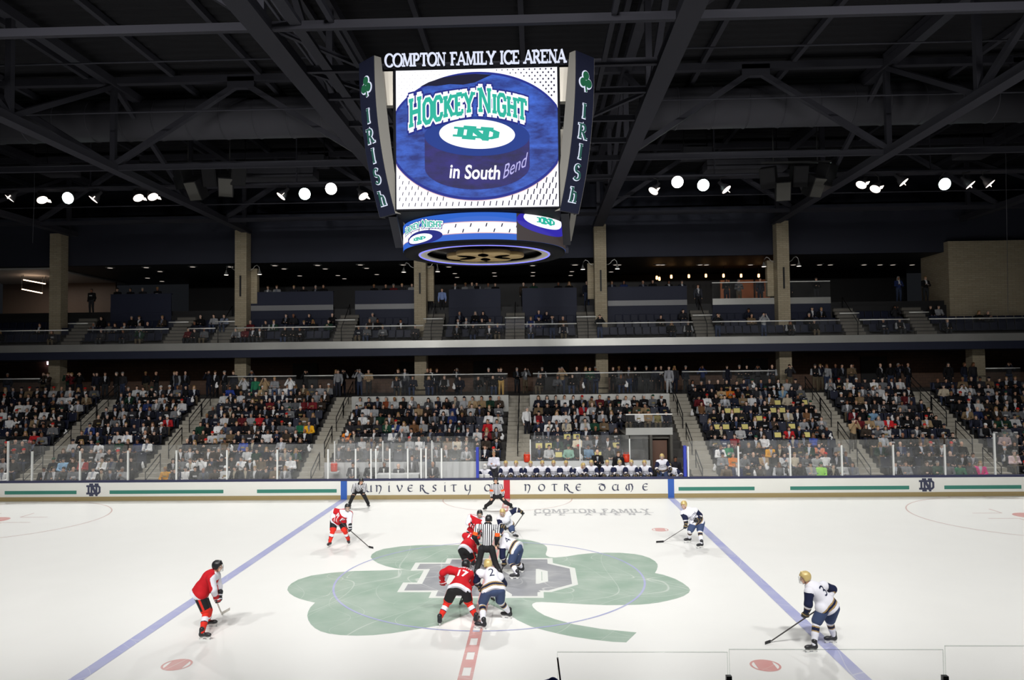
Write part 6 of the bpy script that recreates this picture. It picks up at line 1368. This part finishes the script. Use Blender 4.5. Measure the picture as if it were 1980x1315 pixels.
for s in rest_occ[235:]:
    mass(s['kind'], (s['x'], s['y'], s['z']), random.uniform(-.35, .35)-s['x']*.012, s['cloth'], s['hair'], hcol(s), random.choice(SKINS), random.choice(TROU), s['acc'])
def rnd(loc, kinds, dark=.75, rot=None):
    c, n, _ = random.choices(PAL, wts)[0]
    if random.random() < dark and n in ('white', 'cream'): c = (40, 42, 50)
    mass(random.choice(kinds), loc, random.uniform(-.5, .5) if rot is None else rot, c, random.choice(['hair', 'hair', 'long_hair', 'cap', None]), random.choice(HAIRS), random.choice(SKINS), random.choice(TROU))
ST = ['stand_down', 'stand_cross', 'stand_down', 'stand_camera']; SI = ['sit_lap', 'sit_cross', 'sit_lean']
# standing along the lower concourse
for px in np.arange(-5, 1985, 17):
    if random.random() < .5:
        x = AT(px, 740, y=YP+1)[0]; y = YP+random.uniform(.7, 3.2)
        if min(abs(x-c) for c in CX+[26.3]) < .75: y = YP+.8
        rnd((x, y, PLAT), ST)
for k, xs in ((3, np.arange(705, 975, 31)), (4, np.arange(1045, 1240, 31))):
    for px in xs:
        if random.random() < .75: rnd((AT(px, 745, y=ROW(9)[0]+.55)[0], ROW(9)[0]+.55, PLAT+.05), SI, .3)
# balcony rows, fuller in the middle blocks
for s in BSEATS:
    dens = .62 if 850 < s['px'][0] < 1120 else (.5 if 450 < s['px'][0] < 820 else .38)
    if s['row'] == 0: dens *= .6
    if s['row'] == 2: dens *= .5
    if random.random() < dens: rnd((s['x'], s['y'], s['z']), SI if random.random() < .9 else ['sit_camera', 'sit_clap'], .3, 0)
# standing people in the suites and on the balcony stairs
for px in (515, 536, 567, 582, 608, 626, 722, 744, 760, 778, 797, 880, 900, 913, 922, 943, 957, 1012, 1032, 1080, 1101, 1135, 1184, 1207, 1245, 1262, 1296, 1322, 1405, 1433, 1470, 1530, 1580, 1740, 1795, 225, 247, 273, 306, 170):
    rnd((AT(px, 560, y=SUITE_Y+.75)[0], SUITE_Y+.6+random.random()*.8, SF+.3), ['stand_down', 'stand_cross'], .5, 0)
for px, c, z in ((855, (130, 150, 200), SF-.1), (832, (50, 50, 54), SF-.1), (1350, (60, 62, 70), SF-.1), (1495, (30, 30, 34), SF)):
    mass('stand_down', (AT(px, 580, y=SUITE_Y+.3)[0], SUITE_Y+.3, z), 0, c, 'hair', HAIRS[1], SKINS[0], TROU[1])
for px, c in ((1388, (34, 36, 40)), (1477, (150, 152, 156)), (1068, (34, 36, 44)), (1160, (30, 32, 36)), (400, (150, 152, 156)), (420, (120, 130, 150))):
    mass('stand_camera' if px > 450 else 'sit_lap', (AT(px, 640, y=YB+.55)[0], YB+.55 if px > 450 else YB+1.6, 7.75 if px > 450 else 8.65), 0, c, 'hair', HAIRS[0], SKINS[1], TROU[2])
me = fast_mesh('crowd', np.concatenate(mv), np.concatenate(mq)); at = me.color_attributes.new('tint', 'FLOAT_COLOR', 'POINT'); at.data.foreach_set('color', np.concatenate(mc).astype(np.float32).ravel())
o = link('crowd', me, mat_attr('crowd_cloth')); tag(o, 'mass of spectators in the upper rows, concourse, balcony and suites', 'crowd', None, 'stuff')
# ------------------------------------------------------------------ rally towels
M_TOWEL = mat('towel_white', (232, 232, 232), .9)
for i, (px, py) in enumerate(Z(350, 690, 4.534, [(440, 790, 0), (350, 870, 0), (315, 240, 0), (1125, 790, 0), (640, 930, 0)])[0:5] and [(a, b) for a, b, _ in Z(350, 690, 4.534, [(440, 790, 0), (350, 870, 0), (315, 240, 0), (1125, 790, 0), (640, 930, 0)])+Z(640, 690, 4.533, [(140, 660, 0), (185, 515, 0), (700, 400, 0), (1110, 470, 0), (1075, 250, 0), (1500, 690, 0)])+Z(980, 690, 4.87, [(765, 510, 0), (1255, 715, 0), (720, 260, 0), (1125, 250, 0), (700, 940, 0)])+Z(1300, 690, 4.534, [(175, 480, 0), (830, 950, 0), (720, 1015, 0), (710, 240, 0), (370, 960, 0), (1390, 690, 0)])+Z(1600, 690, 4.534, [(570, 530, 0), (490, 340, 0), (1240, 460, 0), (1550, 880, 0), (365, 610, 0), (1020, 680, 0)])+Z(0, 690, 4.535, [(470, 520, 0), (575, 655, 0), (630, 440, 0), (1690, 365, 0), (1570, 480, 0), (1250, 940, 0)])]):
    d = np.hypot(*(P_ALL-(px, py)).T); s = SEATS[int(d.argmin())]; p = AT(px, py, y=s['y']-.36); R = np.array(Matrix.Rotation(i*1.3, 3, 'Z'))
    v = [cap(p+np.array((0, 0, .1)), p+R@np.array((.05, 0, -.02)), .035, .06), cap(p+R@np.array((.05, 0, -.02)), p+R@np.array((.02, .03, -.16)), .06, .075), ell(p+R@np.array((-.06, 0, -.12)), (.05, .04, .09))]
    m_ = surface(v, .018, .03); o = link('rally_towel', fast_mesh('rally_towel', m_[0]-p, m_[1]), M_TOWEL, None, tuple(p)); tag(o, f'white towel held up, {where(s)}', 'towel', 'white rally towels')

# ------------------------------------------------------------------ guard rails and stair rails
def grail(px0, px1, y, z0, z1, label, group):
    x0, x1 = AT(px0, 700, y=y)[0], AT(px1, 700, y=y)[0]; t = thing('guard_rail', label, 'guard rail', (x0, y, z0), group)
    MB().span((0, -.006, 0), (x1-x0, .006, z1-z0-.03)).build('glass', M_GLASS2, t); MB().tube([(0, 0, z1-z0), (x1-x0, 0, z1-z0)], .035, 8).build('top_rail', M_RAILST, t)
    return t
for i, (a, b, mid) in enumerate(((-30, 78, 0), (440, 573, 0), (588, 645, 0), (698, 981, 1), (1030, 1283, 1), (1318, 1402, 0), (1411, 1498, 0), (1905, 1972, 0))):
    grail(a, b, ROW(9)[0]+.06 if mid else YP+.35, PLAT, 5.86, f'glass guard rail with steel top at the concourse, {ORD[i+1]} from the penalty box end', 'concourse guard rails')
bw = 18
bpx = [(-20, 140)]+[]
seg = [150, 345, 435, 668, 838, 996, 1135, 1360, 1645, 1780]; prev = -40
for i, a in enumerate(seg+[2010]):
    grail(prev+(19 if i else 0), a-19, YB+.02, 7.5, 8.87, f'glass balcony rail in front of seats, {ORD[i+1]} bay from the penalty box end', 'balcony rails')
    if a < 2000: grail(a-19, a+19, YB+.3, 7.7, 9.3, f'raised balcony rail before the stairs, {ORD[i+1]} from the penalty box end', 'balcony stair rails')
    prev = a
NM = ['outermost dim stairs', 'second dim stairs', 'stairs next to the penalty box block', 'middle stairs', 'stairs next to the team bench block', 'second bench side stairs', 'outermost bench side stairs']
def hrail(x, r0, r1, label):
    y0, z0 = ROW(r0); y1, z1 = ROW(r1); t = thing('stair_handrail', label, 'handrail', (x, y0, z0), 'black stair rails')
    P0 = np.array((0, .1, .0)); dz = (z1-z0)/(y1-y0); L = y1-y0; n = max(2, int(round((r1-r0)/2))+1)
    MB().tube([(0, .1, .25+dz*.1), (0, .1, .98), (0, L, .95+dz*L), (0, L, .3+dz*L)], .028, 8).build('top_rail', M_BLKRAIL, t)
    MB().tube([(0, .1, .6), (0, L, .58+dz*L)], .02, 6).build('mid_rail', M_BLKRAIL, t)
    for q in np.linspace(.1, L, n): MB().tube([(0, q, dz*q+.05), (0, q, dz*q+.97)], .022, 6).build('post', M_BLKRAIL, t)
for k, x in enumerate(AIS):
    for a, b, w in ((0, 2, 'lowest'), (3, 5, 'lower middle'), (6, 8, 'upper middle'), (8, 11, 'top')):
        if k == 3 and a < 2: continue
        hrail(x+(.0 if k == 3 else (.3 if x < 0 else -.3)), a, b, f'{w} black handrail on the {NM[k]}')
for k, x in enumerate([AT(p, 640, y=24.3)[0] for p in (435, 668, 838, 996, 1135, 1360, 1645)]):
    t = thing('stair_handrail', f'thin black balcony stair rail, {ORD[k+1]} from the penalty box end', 'handrail', (x, YB+.3, 7.75), 'balcony stair handrails')
    MB().tube([(0, 0, 0), (0, 0, 1.0), (0, 2.2, 2.7), (0, 2.2, 1.9)], .025, 6).build('top_rail', M_BLKRAIL, t)
# ------------------------------------------------------------------ team bench
FZ = .25; M_BENCH = mat('bench_wood', (120, 100, 80), .6)
X0, X1 = AT(930, 900, y=14.2)[0], AT(1320, 900, y=14.2)[0]
t = thing('team_bench', 'long low bench behind the boards under the row of white jerseys', 'bench', (X0, 14.05, FZ)); MB().span((0, -.18, .4), (X1-X0, .2, .46)).build('seat', M_BENCH, t)
for q in np.linspace(.3, X1-X0-.3, 6): MB().span((q-.04, -.14, 0), (q+.04, .16, .4)).build('leg', M_SEATM, t)
def bencher(px, lean=0, turn=0, dz=0, label='', goalie=False, dark=False):
    yb = 13.98; zb = FZ+.1+dz; x0 = AT(px, 895, y=yb-.2)[0]; c, s = math.cos(turn), math.sin(turn)
    def q(x, y, z): return (x0+x*c-y*s, yb+x*s+y*c, zb+z)
    lx = lean*.35; J = D(pv=q(0, .05, .52), nk=q(lx, -.12-abs(lean)*.1, 1.02-abs(lean)*.12), hd=q(lx*1.3, -.2-abs(lean)*.14, 1.2-abs(lean)*.16), s1=q(-.2+lx*.9, -.1, .95-abs(lean)*.1), s2=q(.2+lx*.9, -.1, .95-abs(lean)*.1),
        e1=q(-.31+lx*.5, -.22, .7), w1=q(-.17, -.44, .63), g1=q(-.08, -.5, .61), e2=q(.31+lx*.5, -.22, .7), w2=q(.17, -.44, .6), g2=q(.08, -.5, .58), h1=q(-.12, 0, .48), k1=q(-.17, -.42, .5), h2=q(.12, 0, .48), k2=q(.17, -.42, .5), a1=q(-.17, -.4, .17), a2=q(.17, -.4, .17), t1=(0, -1, 0), t2=(0, -1, 0), face=(s*.8+lean*.5, -1, -.1))
    return skater(J, 'white', label, group='players on the team bench', seat=(x0, yb, FZ), number=[('NOTRE', .66, .07, 'front', 1.0), ('DAME', .47, .07, 'front', 1.0)], h=.017, stick=None)
BEN = [(977, 0, .1), (999, 0, -.15), (1024, .1, 0), (1047, 0, .2), (1071, 0, -.1), (1094.5, -.05, .1), (1110, .8, .3), (1145, 0, -.2), (1174, 0, 0), (1197, 0, .15), (1221.5, 0, -.1), (1252, -.15, -.4)]
for i, (px, ln, tr) in enumerate(BEN):
    bencher(px, ln, tr, 0, f'seated bench player in white and gold helmet, {ORD[i+1]} from the goalie'+(', leaning sideways' if abs(ln) > .5 else ''))
bencher(1313, -.9, -.3, -.05, 'bench player in gold helmet slumped over the boards beside the end post')
# standing player leaving the bench
def stander(px, y, dz, label):
    x0 = AT(px, 870, y=y)[0]; z = FZ+dz; q = lambda x, yy, zz: (x0+x, y+yy, z+zz)
    J = D(pv=q(.05, .1, .95), nk=q(0, -.12, 1.42), hd=q(-.02, -.22, 1.6), s1=q(-.2, -.1, 1.33), s2=q(.2, -.06, 1.35), e1=q(-.3, -.18, 1.06), w1=q(-.24, -.4, .92), g1=q(-.18, -.48, .88), e2=q(.36, -.1, 1.1), w2=q(.36, -.38, .98), g2=q(.33, -.47, .93), h1=q(-.08, .1, .9), k1=q(-.14, -.1, .52), h2=q(.16, .1, .9), k2=q(.2, -.08, .52), a1=q(-.14, .05, .17), a2=q(.22, .08, .17), t1=(0, -1, 0), t2=(.2, -1, 0), face=(-.35, -1, -.2))
    return skater(J, 'white', label, group='players on the team bench', seat=(x0, y, FZ), number=[('NOTRE', .66, .07, 'front', 1.0), ('DAME', .47, .07, 'front', 1.0)], h=.016)
stander(1279, 13.85, .0, 'player in white standing at the bench end, about to step over the boards')
r_, J_, o_g = bencher(937, 0, .1, -.14, 'backup goalie in white mask and pads seated at the near end of the bench')
padm = mat('goalie_pad', (228, 228, 226), .6)
for s in (-1, 1):
    b = MB(); R = np.array(Matrix.Rotation(s*.25, 3, 'Z')); c = np.array((s*.15, -.6, .74)); b.box(c, (.24, .14, .22), R).box(c+np.array((0, -.02, -.15)), (.2, .1, .16), R)
    b.build('goalie_glove', padm, r_, (0, 0, 0), .04)
hd_ = J_['hd']-o_g; put('mask', surface([ell(hd_+np.array((0, -.03, .0)), (.115, .14, .15))], .012, .02, cut=[rbox(hd_+np.array((0, -.16, .01)), (.055, .06, .04), .01)]), padm, r_)
# coaches and staff behind the bench
def suit(px, py, y, z, label, kind='stand_down', cloth=(28, 28, 32), tie=(120, 130, 150), name='coach', cat='coach', hair='hair', hairc=(200, 196, 190), group=None, rot=0, seatz=None, skin=None):
    x = AT(px, py, y=y)[0]; p = person(kind, (x, y, z), rot, cloth, label, name, cat, group, hair, hairc, skin, (30, 30, 34))
    J = pose_joints(kind); c = J['nk']*.75+J['pv']*.25; n = J['nk']; f = c[1]-.175
    MB().prism([(-.045, .1), (.045, .1), (.0, -.26)], (0, f+.01, n[2]-.13), (1, 0, 0), (0, 0, 1), .02).build('shirt_front', M_HOLD, p)
    if tie: MB().prism([(-.018, .09), (.018, .09), (.026, -.14), (0, -.19), (-.026, -.14)], (0, f-.005, n[2]-.13), (1, 0, 0), (0, 0, 1), .012).build('tie', mat('tie_%d' % tie[0], tie, .6), p)
    return p
suit(1155, 890, 14.6, FZ+.1, 'bald coach in black suit standing behind the bench, left of the other coach', 'stand_cross', hair=None)
suit(1196, 895, 14.62, FZ, 'balding coach in black suit standing behind the bench, right of the other coach', 'stand_down', hairc=(90, 70, 50))
person('stand_cross', (AT(955, 890, y=14.45)[0], 14.45, FZ+.05), 0, (226, 226, 238), 'equipment man in pale hooded top standing behind the goalie', 'team_staff', 'team staff', None, 'hair', (150, 120, 90), (200, 150, 120), (60, 60, 66))
person('stand_down', (AT(1306, 900, y=14.5)[0], 14.5, FZ-.25), 0, (36, 36, 44), 'dark-haired man in dark top standing behind the slumped player at the end post', 'team_staff', 'team staff', None, 'hair', (24, 22, 22), (130, 88, 66))
# penalty box
TX0, TX1 = AT(731, 918, y=14.0)[0], AT(812, 918, y=14.0)[0]
t = thing('scorer_table', 'white long table in the penalty box behind the glass', 'table', ((TX0+TX1)/2, 13.9, FZ)); w = (TX1-TX0)/2
MB().span((-w, -.3, .78), (w, .3, .84)).build('tabletop', M_WHW, t); MB().span((-w, -.3, .0), (w, -.26, .78)).build('front_panel', M_WHW, t)
for s in (-1, 1): MB().span((s*w*.95-.03, .2, 0), (s*w*.95+.03, .26, .78)).build('leg', M_SEATM, t)
PB = [(683, 'sit_lap', (66, 66, 72), 'man in grey suit seated in the penalty box nearest the blue strip', (52, 40, 32), (200, 200, 205)), (716, 'sit_lap', (38, 38, 42), 'man in black seated between two posts beside the white table', (60, 44, 34), (36, 36, 40)), (743, 'sit_cross', (36, 36, 40), 'man in black seated at the end of the white table', (120, 116, 110), None), (772, 'sit_lean', (72, 72, 78), 'bald man in grey jacket seated at the middle of the white table', None, None), (797, 'stand_down', (96, 96, 100), 'man in grey jacket with red tie standing at the white table', (60, 44, 34), (200, 40, 40)), (837, 'sit_lap', (64, 64, 70), 'bald man in dark suit seated right of the white table', None, (220, 220, 224))]
for px, kd, cl, lab, hc, tie in PB:
    suit(px, 900, 14.35 if kd != 'stand_down' else 14.45, FZ+(.08 if kd != 'stand_down' else -.1), lab, kd, cl, tie, 'game_official', 'game official', 'hair' if hc else None, hc or (0, 0, 0), 'officials in the penalty box')
    if kd != 'stand_down':
        x = AT(px, 900, y=14.35)[0]; c = thing('folding_chair', f'dark chair inside the penalty box, {ORD[len([1 for z in bpy.data.objects if z.name.startswith("folding_chair")])+1]} from the penalty box end', 'chair', (x, 14.4, FZ), 'penalty box chairs'); MB().box((0, 0, .46), (.44, .42, .04)).build('seat', M_SEATM, c); MB().box((0, .23, .7), (.44, .03, .4)).build('backrest', M_SEATM, c)
        for a in (-.19, .19):
            for b_ in (-.18, .2): MB().span((a-.015, b_-.015, 0), (a+.015, b_+.015, .44)).build('leg', M_SEATM, c)
M_ORC = mat('cooler_orange', (226, 64, 34), .45)
def cooler(px, py, y, label):
    p = AT(px, py, y=y); t = thing('drink_cooler', label, 'cooler', (p[0], y, p[2]), 'orange coolers'); MB().lathe((0, 0, -.16), [(.15, 0), (.165, .02), (.17, .3), (.15, .34)], 16).build('body', M_ORC, t); MB().lathe((0, 0, .16), [(.175, 0), (.17, .05), (.06, .07)], 16).build('lid', M_ORC, t); MB().tube([(-.15, 0, .12), (-.1, 0, .3), (.1, 0, .3), (.15, 0, .12)], .015, 6).build('handle', M_ORC, t)
cooler(1019, 887, WY+.05, 'orange drink cooler on the wall behind the bench, by the middle stairs'); cooler(1211, 887, WY+.05, 'orange drink cooler on the wall right of the two coaches'); cooler(646, 905, 14.3, 'orange drink cooler on a ledge at the outer end of the penalty box')
p = AT(646, 916, y=14.3); o = MB().span((-.25, -.15, -.05), (.25, .2, .0)).build('wall_shelf', M_WHW, None, (p[0], 14.3, AT(646, 905, y=14.3)[2]-.17)); tag(o, 'small ledge carrying the orange cooler in the penalty box', 'shelf')
p = AT(832, 900, y=14.55); t = thing('monitor', 'dark monitor on a stand right of the white table', 'monitor', (p[0], 14.55, FZ)); z = p[2]-FZ; MB().span((-.26, -.02, z-.18), (.26, .03, z+.18)).build('screen', mat('monitor_glass', (56, 74, 92), .2), t); MB().tube([(0, .02, 0), (0, .02, z-.15)], .03, 8).build('stand', M_SEATM, t); MB().span((-.18, -.12, 0), (.18, .14, .02)).build('base', M_SEATM, t)

# ------------------------------------------------------------------ near glass and a bench stick in the lower corner
NGX = [AT(1076, 1263, y=near_y)[0], AT(1408, 1258, y=near_y)[0], AT(1825, 1254, y=near_y)[0], AT(2150, 1250, y=near_y)[0]]
gz = [AT(1240, 1261, y=near_y)[2], AT(1620, 1256, y=near_y)[2], AT(1950, 1249, y=near_y)[2]]
M_EDGE = mat_glass('glass_edge', .05, .0, (.93, .95, .94)); M_NG = mat_glass('near_glass', .006, .004); M_CLAMP = mat('clamp_grey', (70, 70, 72), .4, .5)
for i in range(3):
    x0, x1 = NGX[i]+.012, NGX[i+1]-.012; t = thing('rink_glass_pane', ['first near clear pane, beginning beside the upright stick', 'second near clear pane, in front of the red dot', 'third near clear pane, at the bench end corner'][i], 'glass pane', (x0, near_y, 1.0), 'near rink glass')
    MB().span((0, -.006, 0), (x1-x0, .006, gz[i]-1.0)).build('pane', M_NG, t); MB().span((0, -.007, gz[i]-1.004), (x1-x0, .007, gz[i]-.994)).span((-.004, -.007, 0), (.004, .007, gz[i]-1.0)).span((x1-x0-.004, -.007, 0), (x1-x0+.004, .007, gz[i]-1.0)).build('pane_edge', M_EDGE, t)
for i, px in ((1, 1409), (2, 1827)):
    p = AT(px, 1311, y=near_y); o = MB().span((-.035, -.03, -.5), (.035, .03, .03)).build('glass_clamp', M_CLAMP, None, (p[0], near_y-.0, p[2])); tag(o, f'grey clamp joining near panes, {"beside the red dot" if i == 1 else "beyond the blue line"}', 'clamp', 'near glass clamps')
p = AT(1078, 1272, y=-13.4); q = AT(1083.5, 1316, y=-13.4); q = p+(q-p)*((p[2]-.05)/(p[2]-q[2]))
t = thing('hockey_stick', 'butt end of a dark stick standing upright at the lower edge', 'hockey stick', tuple(q), 'hockey sticks'); MB().bar((0, 0, 0), p-q, .03, .02).build('shaft', M_STICK, t)
g = AT(1074, 1322, y=-13.42); o = link('hockey_glove', fast_mesh('hockey_glove', *(lambda m: (m[0]-g, m[1]))(surface(hand(g+np.array((-.09, 0, -.0)), (1, 0, .05), (0, -1, -.3), 1.25, .9, 1, 1.7)+[cap(g+np.array((-.2, 0, -.04)), g+np.array((-.06, 0, 0)), .06, .06)], .008, .014))), mat('glove_blue', (66, 90, 176), .5), None, tuple(g)); tag(o, 'blue hockey glove gripping the upright stick at the lower edge', 'glove')
